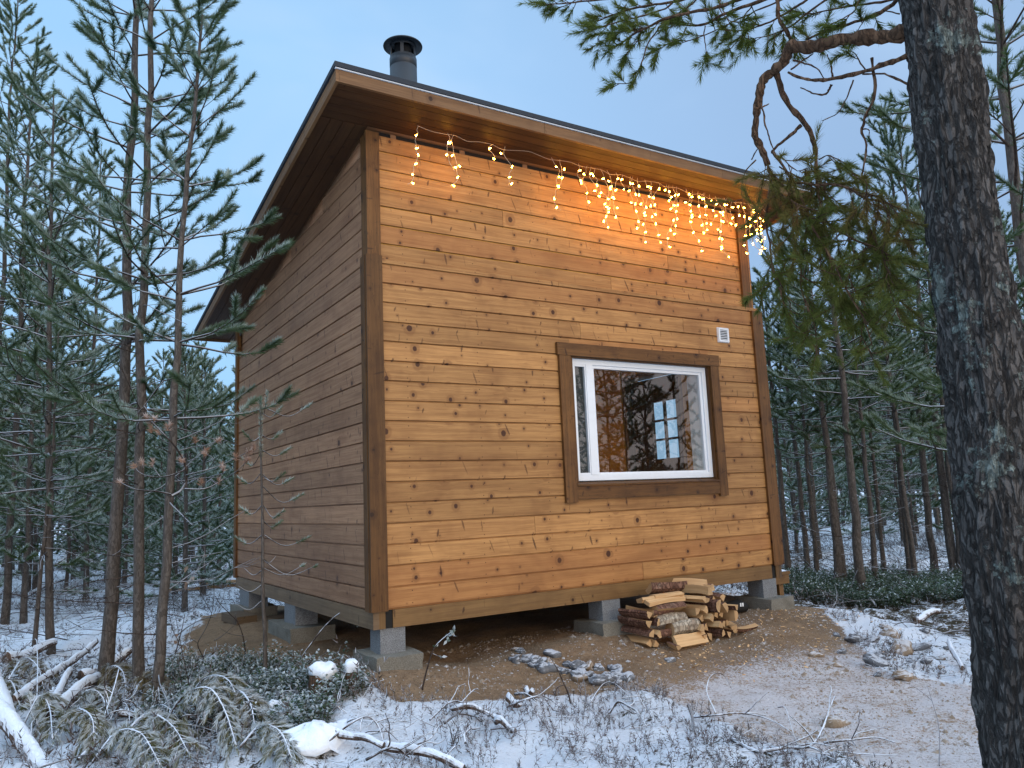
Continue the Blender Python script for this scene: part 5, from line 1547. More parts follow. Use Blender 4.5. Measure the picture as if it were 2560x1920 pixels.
# crown branches coming in from above, reaching left
top = [
    ([(1690, -60), (1560, 60), (1420, 110), (1300, 150), (1240, 175)], 3.0, 3.2, .009, .004),
    ([(1100, -80), (1115, 0), (1125, 80), (1160, 150), (1185, 200)], 3.1, 3.2, .010, .008),
    ([(1240, -80), (1100, -10), (980, 30), (880, 70), (800, 110), (740, 118), (650, 108)], 3.1, 3.4, .009, .0035),
    ([(1080, -60), (940, 0), (800, 40), (660, 70), (560, 110), (490, 150), (440, 190), (400, 212)], 3.15, 3.5, .009, .003),
    ([(900, -60), (760, -20), (620, 10), (500, 30), (400, 60), (330, 90)], 3.2, 3.55, .008, .003),
    ([(640, 80), (590, 130), (550, 200), (525, 270), (500, 330), (465, 360), (415, 362)], 3.35, 3.45, .004, .002),
    ([(800, 112), (795, 170), (800, 230), (795, 265)], 3.3, 3.3, .003, .0015),
    ([(720, 118), (690, 160), (640, 190), (600, 215)], 3.35, 3.4, .003, .0015),
    ([(560, 112), (540, 170), (480, 190), (455, 240)], 3.4, 3.45, .003, .0015),
    ([(1000, 30), (960, 90), (985, 150), (990, 190)], 3.2, 3.2, .003, .0015),
    ([(1000, 25), (1020, 90), (970, 160), (905, 218)], 3.2, 3.25, .003, .001),
    ([(560, -40), (420, -10), (280, 10), (180, 20), (110, 25)], 3.4, 3.6, .006, .002),
    ([(460, 20), (400, 90), (340, 150), (335, 205)], 3.5, 3.5, .003, .0015),
    ([(1480, -40), (1440, 40), (1380, 80), (1340, 100)], 3.05, 3.1, .004, .002),
    ([(880, -30), (860, 50), (900, 90), (940, 100)], 3.2, 3.2, .003, .0015),
    ([(1290, -60), (1220, 10), (1150, 60), (1060, 110), (960, 140), (860, 130)], 3.1, 3.3, .006, .0025),
    ([(700, -40), (640, 30), (560, 60), (470, 80), (380, 110), (310, 130)], 3.3, 3.5, .005, .002),
    ([(1500, 310), (1450, 250), (1420, 225)], 3.1, 3.1, .003, .0015),
    ([(1680, -30), (1560, 10), (1420, 30), (1290, 60), (1200, 70)], 3.05, 3.2, .006, .002),
    ([(1400, -40), (1280, 30), (1180, 110), (1090, 150), (1020, 165)], 3.1, 3.25, .005, .002),
    ([(1180, -30), (1060, 30), (940, 90), (820, 150), (700, 190)], 3.15, 3.35, .004, .002),
    ([(800, -40), (700, 40), (600, 90), (520, 120), (400, 140)], 3.25, 3.45, .004, .002),
    ([(1640, 60), (1560, 50), (1500, 90), (1460, 140)], 3.05, 3.1, .003, .0015),
    ([(300, -30), (240, 0), (190, 30), (150, 40)], 3.5, 3.6, .003, .0015),
]
for pl_, D1, D2, r0_, r1_ in top:
    pts = limb(pl_, D1, D2, r0_, r1_, sm_, 5)
    xs_m = np.mean([v[0] for v in pl_])
    sprays(pts, 0.45 if r0_ > 0.005 else 0.55, 0.030 if xs_m < 700 else 0.040, 0.095, 0.10, 0.9, 0.02)
    e = pts[-1]; d = pts[-1] - pts[-4]; d /= np.linalg.norm(d)
    for k in range(3):
        SHA.append(e); SHB.append(e + (d + rl.normal(0, 0.5, 3)) * 0.06); SBR.append(0.0)
# the hanging curtain of boughs on the left of the trunk
hang = [
    ([(1072, 720), (1085, 800), (1062, 950), (1080, 1060), (1090, 1170), (1130, 1250), (1170, 1320)], 3.28, 3.4, .007, .002, .25, 0.15),
    ([(1090, 650), (1160, 770), (1230, 900), (1262, 1000), (1330, 1110), (1400, 1250), (1480, 1380), (1520, 1500)], 3.25, 3.1, .007, .002, .3, 0.15),
    ([(1288, 800), (1300, 900), (1350, 980), (1440, 1030), (1530, 1060), (1600, 1100)], 3.25, 3.1, .005, .002, .3, 0.2),
    ([(1180, 790), (1290, 790), (1400, 800), (1480, 840), (1560, 850), (1640, 930), (1650, 1000)], 3.2, 3.05, .005, .002, .35, 0.75),
    ([(1240, 900), (1235, 1050), (1215, 1180), (1225, 1290), (1270, 1400), (1285, 1500)], 3.3, 3.3, .005, .002, .15, 0.1),
    ([(1120, 1240), (1150, 1330), (1190, 1400), (1230, 1440), (1290, 1530)], 3.35, 3.35, .004, .002, .1, 0.1),
    ([(1300, 870), (1400, 890), (1490, 930), (1560, 1080), (1590, 1230), (1640, 1380)], 3.25, 3.08, .005, .002, .3, 0.3),
    ([(1100, 760), (1160, 850), (1180, 960), (1200, 1040)], 3.25, 3.2, .004, .002, .15, 0.6),
    ([(1060, 780), (1140, 840), (1200, 880), (1250, 900)], 3.2, 3.15, .004, .002, .1, 0.65),
    ([(1340, 1120), (1380, 1230), (1380, 1330), (1400, 1420)], 3.2, 3.2, .004, .002, .05, 0.15),
    ([(1200, 1180), (1280, 1230), (1350, 1290), (1440, 1310)], 3.3, 3.25, .003, .0015, .1, 0.2),
    ([(1160, 1110), (1110, 1200), (1060, 1230), (1020, 1270)], 3.38, 3.45, .003, .0015, .05, 0.05),
    ([(1420, 1030), (1440, 1100), (1420, 1180), (1450, 1260)], 3.15, 3.15, .003, .0015, .05, 0.2),
    ([(1300, 870), (1230, 970), (1290, 1080), (1300, 1180)], 3.3, 3.3, .004, .0015, .15, 0.1),
    ([(1490, 930), (1440, 980), (1400, 1060)], 3.15, 3.2, .003, .0015, .05, 0.15),
    ([(1020, 690), (975, 740), (955, 800), (962, 880)], 3.35, 3.4, .003, .0015, .9, 0.3),
    ([(1290, 690), (1340, 670), (1400, 700), (1440, 760)], 3.2, 3.15, .003, .0015, .2, 0.2),
    ([(1085, 660), (1150, 690), (1200, 730), (1250, 720)], 3.2, 3.15, .003, .0015, .2, 0.5),
    ([(1478, 770), (1500, 800), (1490, 860)], 3.1, 3.1, .002, .0015, .0, 0.7),
    ([(1000, 690), (1030, 640), (1060, 690), (1080, 760)], 3.3, 3.2, .003, .0015, .5, 0.5),
    ([(1060, 700), (1120, 780), (1190, 830), (1250, 860)], 3.3, 3.25, .003, .0015, .1, 0.5),
    ([(1120, 720), (1200, 770), (1290, 790), (1340, 850)], 3.3, 3.2, .003, .0015, .1, 0.45),
    ([(1080, 840), (1170, 890), (1270, 930), (1330, 1000)], 3.35, 3.3, .003, .0015, .05, 0.3),
    ([(1250, 700), (1300, 770), (1330, 860), (1320, 940)], 3.25, 3.2, .003, .0015, .05, 0.3),
    ([(1560, 850), (1600, 960), (1570, 1100), (1610, 1220)], 3.1, 3.1, .003, .0015, .1, 0.25),
    ([(1450, 1260), (1500, 1340), (1480, 1440), (1530, 1540)], 3.15, 3.15, .003, .0015, .05, 0.15),
]
for pl_, D1, D2, r0_, r1_, t0, br in hang:
    pts = limb(pl_, D1, D2, r0_, r1_, sm_, 5)
    sprays(pts, t0, 0.030, 0.15, 0.38, 1.0, br)
lm_.build('limb', M['limb'], big, smooth=True)
sm_.build('branches', M['limb'], big, smooth=True)
needles(nm_, SHA, SHB, 68, 0.044, 0.0024, rl, (22, 50), 0.0, SBR)
nm_.build('crown', M['n_near'], big)

# ================================================================== SAPLINGS AND TWIGS BY THE LEFT WALL
def along(pl_, D1, D2, k=4):
    Ds = np.linspace(D1, D2, len(pl_))
    return spline([px_d(x, y, Ds[q]) for q, (x, y) in enumerate(pl_)], k)


def hd(p_):
    return math.hypot(p_[0] - CAM[0], p_[1] - CAM[1])


b0 = at(662, 1716); dS = hd(b0)
sap = empty('pine_sapling', b0, 0, 'spindly pine sapling with bare lower stem standing before the shaded wall', 'sapling')
tr_, br_, ne_ = MB(), MB(), MB()
tp = along([(662, 1720), (663, 1600), (657, 1480), (657, 1350), (655, 1230), (652, 1120), (652, 1010)], dS, dS, 5) - b0
tube(tr_, tp, np.linspace(0.016, 0.006, len(tp)) * (1 + 0.1 * rs.normal(size=len(tp))), 8)
A1, B1 = [], []
for st_, en_, k in (((652, 1025), (668, 985), 0), ((652, 1030), (700, 1022), .05), ((668, 1022), (775, 1012), .10), ((652, 1090), (612, 1083), -.1), ((652, 1085), (700, 1083), .1), ((654, 1125), (722, 1122), .05), ((654, 1130), (610, 1150), .1),
                     ((655, 1185), (728, 1197), .12), ((655, 1190), (708, 1185), -.1), ((655, 1180), (598, 1195), .1), ((656, 1215), (752, 1238), .05), ((656, 1260), (705, 1280), -.08), ((656, 1262), (606, 1272), .05),
                     ((656, 1300), (700, 1305), .1), ((656, 1335), (768, 1345), .05), ((656, 1337), (592, 1345), .08), ((657, 1400), (785, 1417), -.05), ((657, 1395), (690, 1390), .12), ((657, 1425), (610, 1420), .1), ((657, 1420), (755, 1415), .1),
                     ((657, 1460), (595, 1465), .0), ((657, 1500), (590, 1510), .05)):
    m_ = ((st_[0] + en_[0]) / 2, max(st_[1], en_[1]) + 8 + abs(en_[0] - st_[0]) * 0.10)
    pts = along([st_, m_, en_], dS, dS + k, 5) - b0
    tube(br_, pts, np.linspace(0.0042, 0.0018, len(pts)), 4)
    d = pts[-1] - pts[-3]; d /= np.linalg.norm(d)
    if st_[1] < 1340:
        A1 += [pts[-1] - d * 0.09, pts[-1] - d * 0.05]; B1 += [pts[-1] - d * 0.04, pts[-1] + d * 0.015]
    elif en_[0] > 700:
        A1.append(pts[-1] - d * 0.02); B1.append(pts[-1] + d * 0.01)
for y in np.arange(1000, 1160, 14):
    q = np.array([np.interp(-y, -np.linspace(1720, 1010, len(tp)), tp[:, c]) for c in range(3)]); A1.append(q); B1.append(q + np.array([0, 0, 0.045]))
needles(ne_, A1, B1, 46, 0.034, 0.0044, rs, (25, 60), 0.85)
tr_.build('trunk', M['bark'], sap, smooth=True); br_.build('branches', M['twig'], sap, smooth=True); ne_.build('crown', M['n_frost'], sap)


def leaf(mb, p_, d, L, w_, col, r=rs):
    d = d / (np.linalg.norm(d) + 1e-9); s_ = np.cross(d, r.normal(size=3)); s_ /= np.linalg.norm(s_); nn_ = np.cross(d, s_)
    V = np.array([p_, p_ + d * L * 0.4 + s_ * w_ / 2 + nn_ * w_ * 0.15, p_ + d * L, p_ + d * L * 0.4 - s_ * w_ / 2 + nn_ * w_ * 0.15, p_ + d * L * 0.5])
    mb.add(V, np.array([[0, 1, 4], [1, 2, 4], [0, 4, 3], [4, 2, 3]]), 0, col)


def twig_plant(lines, label, name='bare_sapling', leaves=(), lmat='leaf', lsz=(0.035, 0.014), frost=0.6, bm='twig_frost', r0_=0.006):
    g = None; parts = []; tips = []
    for q, pl_ in enumerate(lines):
        if g is None:
            g = at(*pl_[0]); D = hd(g)
        k = rs.normal(0, 0.03) if q else 0
        pts = along(pl_, D if q == 0 else D + k * 0.3, D + k, 5)
        if q == 0:
            pts[0] = g - np.array([0, 0, 0.03])
        parts.append(pts)
    e = empty(name, g, 0, label, 'sapling')
    b = MB()
    for q, pts in enumerate(parts):
        ra = r0_ if q == 0 else r0_ * 0.55
        tube(b, pts - g, np.linspace(ra, ra * 0.35, len(pts)), 5)
    b.build('stem', M[bm], e, smooth=True)
    if leaves:
        l_ = MB()
        for (x, y) in leaves:
            p_ = px_d(x, y, D + rs.normal(0, 0.02)) - g
            for k in range(3):
                leaf(l_, p_, rs.normal(size=3) + np.array([0, 0, 0.4 if lmat == 'leaf' else -1.2]), lsz[0] * rs.uniform(0.7, 1.2), lsz[1], (frost * rs.random() * 1.3, 0, rs.random()))
        l_.build('leaves', M[lmat], e)
    return e


T3 = lambda *ps: [(560 + x * 0.2351, 1340 + y * 0.2351) for x, y in ps]
twig_plant([T3((740, 1430), (850, 1250), (930, 1140), (1020, 1020), (1100, 930), (1200, 840), (1330, 770), (1480, 718), (1600, 715), (1750, 728)), T3((1330, 790), (1365, 860), (1400, 930)), T3((1480, 718), (1510, 680), (1520, 650)), T3((1340, 770), (1350, 720), (1375, 665))],
           'thin bent sapling arching in front of the near corner post with frosted buds', leaves=T3((1745, 730), (1720, 740), (1640, 715), (1560, 700), (1420, 930), (1400, 960), (1380, 870), (1430, 815), (1520, 650), (1380, 660), (1390, 890)), lsz=(0.028, 0.013))
T4 = lambda *ps: [(800 + x * 0.3617, 1600 + y * 0.3617) for x, y in ps]
twig_plant([T4((705, 345), (735, 220), (770, 100), (800, 40), (845, -5), (900, -50), (925, -70)), T4((780, 95), (815, 110), (840, 118))], 'short twig with a tuft of frosted leaves standing between the two front piers',
           leaves=[(1128, 1580), (1135, 1576), (1122, 1590), (1118, 1600), (1094, 1617), (1104, 1642), (1130, 1588)], lsz=(0.035, 0.02))
twig_plant([T4((1735, 440), (1715, 370), (1680, 290), (1640, 200), (1590, 120)), T4((1690, 310), (1640, 330), (1620, 400))], 'dark bare twig rising above the snow before the stone drain', bm='twig_dry', leaves=())
R4 = lambda *ps: [(x * 0.2893, 1200 + y * 0.2893) for x, y in ps]
twig_plant([R4((1790, 1600), (1740, 1500), (1710, 1410), (1780, 1280), (1830, 1150), (1850, 1000), (1840, 850)), R4((1710, 1410), (1650, 1370), (1600, 1340)), R4((1830, 1150), (1720, 960), (1660, 860))], 'bare birch sapling with a few withered brown leaves left of the rear pier',
           leaves=R4((1620, 740), (1760, 640), (1600, 900), (1620, 870), (1640, 1340), (1660, 830)), lmat='leaf_brown', lsz=(0.055, 0.03), bm='twig_dry', r0_=0.005)
twig_plant([R4((2125, 1590), (2110, 1400), (2060, 1240), (1980, 1150), (1900, 1070), (1860, 1000)), R4((2060, 1230), (2030, 1170), (2050, 1150)), R4((2110, 1350), (1990, 1330), (1900, 1280))], 'slender curved shoot with hanging dry leaves before the shaded sand bank',
           leaves=R4((1960, 1480), (2005, 1440), (1975, 1420), (1950, 1500)), lmat='leaf_brown', lsz=(0.07, 0.018), bm='twig_dry')
twig_plant([R4((1475, 1650), (1530, 1450), (1570, 1300), (1600, 1150)), R4((1530, 1480), (1600, 1400), (1640, 1300)), R4((1545, 1400), (1480, 1250), (1450, 960))], 'bare dark sapling between the leaning pine and the sand bank',
           leaves=R4((1500, 1390), (1540, 1350), (1500, 1410), (1090, 1150)), lmat='leaf_brown', lsz=(0.05, 0.03), bm='twig_dry', r0_=0.006)

# ================================================================== SNOWY LOGS AND CUT BOUGHS
def snowy_log(pa, pb, r_, label, za=0.06, zb_=0.06, seed=0, Da=None, Db=None):
    A = at(*pa) if Da is None else px_d(*pa, Da); B = at(*pb) if Db is None else px_d(*pb, Db)
    A = A + np.array([0, 0, za]); B = B + np.array([0, 0, zb_])
    L = np.linalg.norm(B - A); k = int(L / 0.035) + 4; n = 16
    t = np.linspace(0, 1, k)[:, None]
    P = A + (B - A) * t; P[:, 2] += 0.02 * np.sin(np.linspace(0, 5, k) + seed)
    mb = MB(); tube(mb, P - A, np.linspace(r_, r_ * 0.75, k), n)
    V = mb.v[0]; c = np.repeat(P - A, n, 0); d = V - c
    up = np.clip(d[:, 2] / r_, 0, 1)
    V = V + np.array([0, 0, 1.0]) * (up ** 1.5 * (0.018 + 0.012 * vnoise(V * 14 + seed * 7, 17, 2)))[:, None] + d * (0.12 * vnoise(V * 22 + seed, 19, 2))[:, None]
    mb.v[0] = V
    o = mb.build('snowy_log', M['log'], smooth=True); o.location = A
    return tag(o, label, 'log', 'felled logs of the brush heap')


SX = lambda x, y: (x * 0.3617, 1600 + y * 0.3617)
snowy_log(SX(85, 500), SX(660, 160), 0.032, 'long snowy log slanting up to the thickest pine trunk', 0.06, 0.20, 1)
snowy_log(SX(560, 330), SX(890, 175), 0.045, 'thick snowy log with bare reddish flank beside the slim pines', 0.06, 0.12, 2)
snowy_log(SX(40, 250), SX(370, 130), 0.048, 'snowy log end lying farthest back in the brush heap', 0.08, 0.14, 3)
snowy_log(SX(320, 560), SX(480, 330), 0.034, 'short snowy log crossing beneath the long slanting one', 0.05, 0.12, 4)
snowy_log(SX(390, 560), SX(670, 365), 0.050, 'broad snow-covered log in the middle of the brush heap', 0.07, 0.12, 5)
snowy_log(SX(-90, 520), SX(130, 740), 0.060, 'thickest snow-covered log at the left edge of the brush heap', 0.30, 0.02, 6)
snowy_log(SX(-60, 760), SX(440, 960), 0.055, 'heavy snow-covered log in the bottom left corner of the brush heap', 0.24, -0.03, 7)
snowy_log(SX(180, 480), SX(380, 400), 0.04, 'dark half-hidden log under the long slanting one', 0.02, 0.04, 8)
snowy_log(SX(815, 560), SX(1220, 525), 0.020, 'dark branch lying flat behind the cut boughs', 0.04, 0.05, 9)
snowy_log((805, 1845), (960, 1900), 0.017, 'pinkish peeled log poking out of the snow near the bottom', 0.07, 0.05, 10)
snowy_log((960, 1880), (1160, 1945), 0.022, 'peeled reddish log half under snow at the bottom edge', 0.05, 0.04, 11)
snowy_log((1130, 1782), (1250, 1804), 0.012, 'short reddish stick lying on the snow in the middle', 0.03, 0.03, 12)
snowy_log((1240, 1818), (1290, 1832), 0.016, 'stub of reddish branch on the snow below the short stick', 0.02, 0.02, 13)
snowy_log((1270, 1762), (1300, 1768), 0.022, 'cut pale wood chunk at the edge of the sand', 0.02, 0.02, 14)
snowy_log((1315, 1735), (1332, 1742), 0.018, 'smaller pale wood chunk at the sand edge', 0.02, 0.02, 15)
snowy_log((2376, 1638), (2408, 1686), 0.018, 'short bare stick standing up in the snow near the big trunk', 0.10, 0.02, 16)
snowy_log((2290, 1552), (2350, 1540), 0.03, 'snow-dusted log lying at the forest edge on the right', 0.04, 0.04, 17)
snowy_log((60, 1500), (160, 1465), 0.035, 'snowy fallen trunk behind the dark-trunked pine', 0.05, 0.16, 18)


def bough(pl_, label, seed, lift=0.10, L=0.17, n_side=13, frost=0.55, brown=0.15, D=None, droop=0.5):
    """a cut pine bough lying on the heap: a snowy stem with drooping needle sprays"""
    r = np.random.default_rng(seed)
    g = at(*pl_[0])
    if D is None:
        pts0 = [at(x, y) for x, y in pl_]
        k = len(pts0)
        arch = np.sin(np.linspace(0.15, 2.9, k)) * lift
        P = spline([q + np.array([0, 0, 0.03 + arch[i_]]) for i_, q in enumerate(pts0)], 6)
    e = empty('pine_bough', g, 0, label, 'pine bough', 'cut pine boughs on the brush heap')
    st, nb = MB(), MB()
    tube(st, P - g, np.linspace(0.008, 0.003, len(P)), 6)
    A1, B1 = [], []
    n_side = int(n_side * 1.7)
    for q in range(n_side * 2):
        t = 0.12 + 0.86 * (q + r.random()) / (n_side * 2); i_ = min(int(t * (len(P) - 1)), len(P) - 2)
        p_ = P[i_] - g; d = P[i_ + 1] - P[i_]; d /= np.linalg.norm(d)
        s_ = np.cross(d, [0, 0, 1.0]) * (1 if q % 2 else -1); s_ /= np.linalg.norm(s_) + 1e-9
        dv = d * 0.7 + s_ * r.uniform(0.4, 1.0) + np.array([0, 0, r.uniform(-droop, 0.15)]); dv /= np.linalg.norm(dv)
        l_ = L * (1.15 - 0.5 * t) * r.uniform(0.7, 1.3)
        a = p_; m_ = p_ + dv * l_ * 0.5; b = p_ + dv * l_ + np.array([0, 0, -0.30 * l_])
        tube(st, [a, m_, b], [0.002, 0.0017, 0.001], 4, cap=False)
        A1 += [a + (m_ - a) * 0.35, m_]; B1 += [m_, b]
    A1.append(P[-4] - g); B1.append(P[-1] - g + (P[-1] - P[-3]) * 0.4)
    needles(nb, A1, B1, 46, 0.046, 0.0058, r, (18, 42), min(frost * 2.0, 1.4), brown, droop=0.25, tips=1.0)
    st.build('stem', M['twig_frost'], e, smooth=True); nb.build('needles', M['n_cut'], e)
    return e


BL = [
    ([(300, 1905), (330, 1880), (375, 1868), (430, 1890), (470, 1915)], 'frosted cut bough arching at the bottom of the brush heap', .16, .6, .1),
    ([(400, 1850), (460, 1822), (520, 1830), (560, 1870), (590, 1905)], 'large frosted bough with hanging sprays in the middle of the heap', .22, .55, .1),
    ([(450, 1800), (510, 1775), (570, 1790), (605, 1830)], 'greenish bough with frosted sprays right of the broad log', .20, .45, .15),
    ([(540, 1800), (590, 1800), (625, 1840), (640, 1880)], 'yellow-green bough drooping at the right side of the heap', .16, .35, .35),
    ([(320, 1775), (360, 1752), (390, 1765), (400, 1795)], 'small yellowish tuft bough just right of the slim trunks foot', .14, .12, .5),
    ([(240, 1735), (275, 1722), (305, 1735), (315, 1760)], 'olive bough leaning against the thickest pine trunk', .14, .15, .45),
    ([(440, 1755), (462, 1745), (478, 1765)], 'small pale tuft bough below the leaning pine', .08, .35, .5),
    ([(60, 1830), (95, 1812), (120, 1845), (130, 1880)], 'frosted bough draped over the left logs', .18, .5, .1),
    ([(130, 1870), (180, 1845), (225, 1870), (235, 1905)], 'dark green bough under the frosted twigs at the lower left', .16, .3, .15),
    ([(170, 1790), (215, 1778), (250, 1790), (275, 1820)], 'frosted bough lying over the broad log', .12, .65, .1),
    ([(20, 1720), (55, 1700), (90, 1712), (110, 1745)], 'yellowish frosted bough behind the long slanting log', .14, .4, .35),
    ([(600, 1890), (650, 1872), (700, 1890), (730, 1925)], 'frosted bough at the bottom right of the heap', .10, .7, .05),
    ([(230, 1930), (290, 1900), (350, 1910), (400, 1945)], 'snow-covered bough cut off by the bottom edge', .14, .7, .05),
    ([(-30, 1780), (20, 1765), (50, 1790)], 'frosted bough peeking in at the left edge', .16, .5, .2),
]
for q, (pl_, lab, lift, frost, br) in enumerate(BL):
    bough(pl_, lab, 500 + q, lift, 0.15 if len(pl_) > 3 else 0.09, 12 if len(pl_) > 3 else 6, frost, br)

# frosted bare branches lying over the heap and on the snow
def stick(pl_, label, r_=0.007, lift=0.05, side=4, seed=0, bm='twig_frost', hs=None):
    r = np.random.default_rng(seed + 900)
    g = at(*pl_[0]); k = len(pl_)
    hs = np.sin(np.linspace(0.2, 2.9, k)) * lift if hs is None else np.asarray(hs)
    P = spline([at(x, y) + np.array([0, 0, 0.012 + hs[i_]]) for i_, (x, y) in enumerate(pl_)], 5) - g
    b = MB(); tube(b, P, np.linspace(r_, r_ * 0.4, len(P)), 7)
    for q in range(side):
        i_ = r.integers(2, len(P) - 1); d = P[i_] - P[i_ - 1]; d /= np.linalg.norm(d)
        pts = [P[i_]]
        dv = d + r.normal(0, 0.7, 3) + np.array([0, 0, 0.35])
        for j in range(4):
            dv = dv / np.linalg.norm(dv) + r.normal(0, 0.25, 3); dv /= np.linalg.norm(dv); pts.append(pts[-1] + dv * r.uniform(0.03, 0.07))
        tube(b, spline(pts, 3), np.linspace(r_ * 0.5, r_ * 0.2, 13), 5)
    o = b.build('bare_branch', M[bm], smooth=True); o.location = g
    return tag(o, label, 'branch', 'bare branches on the snow')


SR = lambda *ps: [SX(x, y) for x, y in ps]
RR = lambda *ps: [(1600 + x * 0.4069, 1400 + y * 0.4069) for x, y in ps]
stick(SR((540, 880), (640, 800), (700, 700), (770, 580), (815, 480)), 'frosted forked branch rising over the cut boughs', 0.010, 0.06, 6, 1, hs=[.03, .06, .10, .18, .26])
stick(SR((310, 640), (480, 600), (620, 600), (770, 570)), 'thick frosted branch lying across the heap', 0.011, 0.10, 5, 2)
stick(SR((320, 660), (450, 650), (600, 660), (690, 720), (760, 790)), 'crooked frosted branch over the dark boughs', 0.008, 0.12, 5, 3)
stick(SR((770, 580), (840, 590), (885, 640), (890, 700)), 'curved frosted twig hooking over the heap', 0.006, 0.14, 2, 4)
stick(SR((250, 510), (255, 380), (250, 260), (235, 190), (150, 200)), 'dark upright twig hooked at its top among the logs', 0.005, 0.0, 2, 5, hs=[0, .10, .20, .24, .16])
stick(SR((230, 230), (360, 225), (460, 240), (560, 130)), 'frosted branch arching between the logs and the trunk', 0.006, 0.16, 4, 6)
stick(SR((130, 280), (220, 250), (330, 300)), 'thin frosted branch behind the long slanting log', 0.005, 0.10, 3, 7)
stick(SR((1060, 560), (1120, 440), (1180, 405), (1250, 400)), 'arched twig above the small pale tuft bough', 0.005, 0.16, 1, 8, bm='twig_dry')
stick(SR((850, 560), (860, 500), (930, 410), (1010, 430)), 'dark twig bowed over the yellowish tuft', 0.006, 0.16, 1, 9, bm='twig_dry')
stick(SR((1480, 640), (1560, 540), (1650, 520), (1690, 580)), 'frosted twig arched at the right of the heap', 0.005, 0.10, 2, 10)
stick(RR((560, 1110), (720, 1200), (900, 1190), (1080, 1200), (1220, 1080)), 'frosted branch with a raised broken end on the gravel edge', 0.011, 0.02, 5, 11, hs=[.0, .01, .02, .05, .20])
stick(RR((330, 985), (480, 990), (620, 985), (760, 1005), (880, 1040)), 'long frosted branch lying over the snow edge', 0.007, 0.03, 5, 12)
stick(RR((1130, 1140), (1300, 1135), (1450, 1120), (1570, 1140)), 'frosted branch lying flat on the gravel', 0.007, 0.015, 4, 13)
stick(RR((850, 930), (900, 980), (930, 1080), (970, 1170)), 'thin arched twig on the gravel before the tan stone', 0.0035, 0.06, 1, 14)
stick(RR((470, 985), (420, 930), (450, 860), (520, 825), (570, 840)), 'hooked twig curling up at the gravel edge', 0.004, 0.14, 1, 15)
stick(RR((1840, 1278), (1850, 1150), (1790, 1000)), 'thin bare shoot standing on the gravel left of the big trunk', 0.003, 0.0, 1, 16, 'twig_dry', hs=[0, .10, .2])
stick(RR((305, 1000), (330, 1050), (340, 1095)), 'short broken stub standing in the snow', 0.010, 0.0, 0, 17, 'twig_dry', hs=[.09, .05, .0])
stick(T4((2000, 540), (2060, 515), (2130, 560), (2200, 590), (2260, 640)), 'thick frosted branch bowed over the snow right of centre', 0.008, 0.08, 5, 18)
stick(T4((1290, 490), (1450, 470), (1560, 460), (1700, 520)), 'frosted branch lying along the edge of the sand', 0.007, 0.05, 6, 19)
stick(T4((1350, 395), (1420, 420), (1500, 450)), 'pale frosted stick by the cut wood chunks', 0.010, 0.03, 1, 20)
stick(T4((960, 480), (1060, 420), (1100, 370)), 'frosted twig pointing up at the edge of the sand', 0.005, 0.05, 2, 21)
stick(T4((760, 580), (900, 500), (1000, 510), (1140, 580)), 'curved frosted branch on the snow left of centre', 0.006, 0.05, 5, 22)
stick(T4((860, 600), (960, 565), (1100, 560)), 'dark branch lying on the snow left of centre', 0.007, 0.03, 3, 23, 'twig_dry')
stick(T4((0, 800), (180, 720), (320, 680), (400, 710), (440, 760)), 'frosted branch bowed over the peeled log', 0.008, 0.10, 4, 24)
stick(T4((320, 860), (500, 845), (620, 850)), 'frosted branch at the bottom edge beside the peeled log', 0.009, 0.06, 4, 25)
stick(T4((1180, 640), (1290, 655), (1400, 690)), 'dark thin branch in the middle of the snow', 0.004, 0.02, 2, 26, 'twig_dry')
stick(T4((1860, 480), (1960, 400), (2040, 395), (2130, 420)), 'arched twig over the snow hump at the gravel edge', 0.005, 0.08, 3, 27)
stick(T4((1820, 560), (1840, 460), (1820, 380)), 'dark upright twig on the snow hump', 0.004, 0.0, 1, 28, 'twig_dry', hs=[0, .07, .14])

rq = np.random.default_rng(411)
for q in range(30):
    x, y = rq.uniform(0, 640), rq.uniform(1760, 1905)
    if q > 21:
        x, y = rq.uniform(720, 1250), rq.uniform(1790, 1900)
    a = rq.normal(0.2, 0.8); l_ = rq.uniform(50, 130)
    pl_ = [(x + math.cos(a) * l_ * t + rq.normal(0, 6), y - math.sin(a) * l_ * 0.45 * t + rq.normal(0, 4)) for t in np.linspace(0, 1, 4)]
    stick(pl_, 'thin frosted branch tangled in the brush heap' if q <= 21 else 'thin frosted branch lying on the snow near the bottom edge', rq.uniform(0.004, 0.007), rq.uniform(0.05, 0.16) if q <= 21 else 0.05, 4, 40 + q)

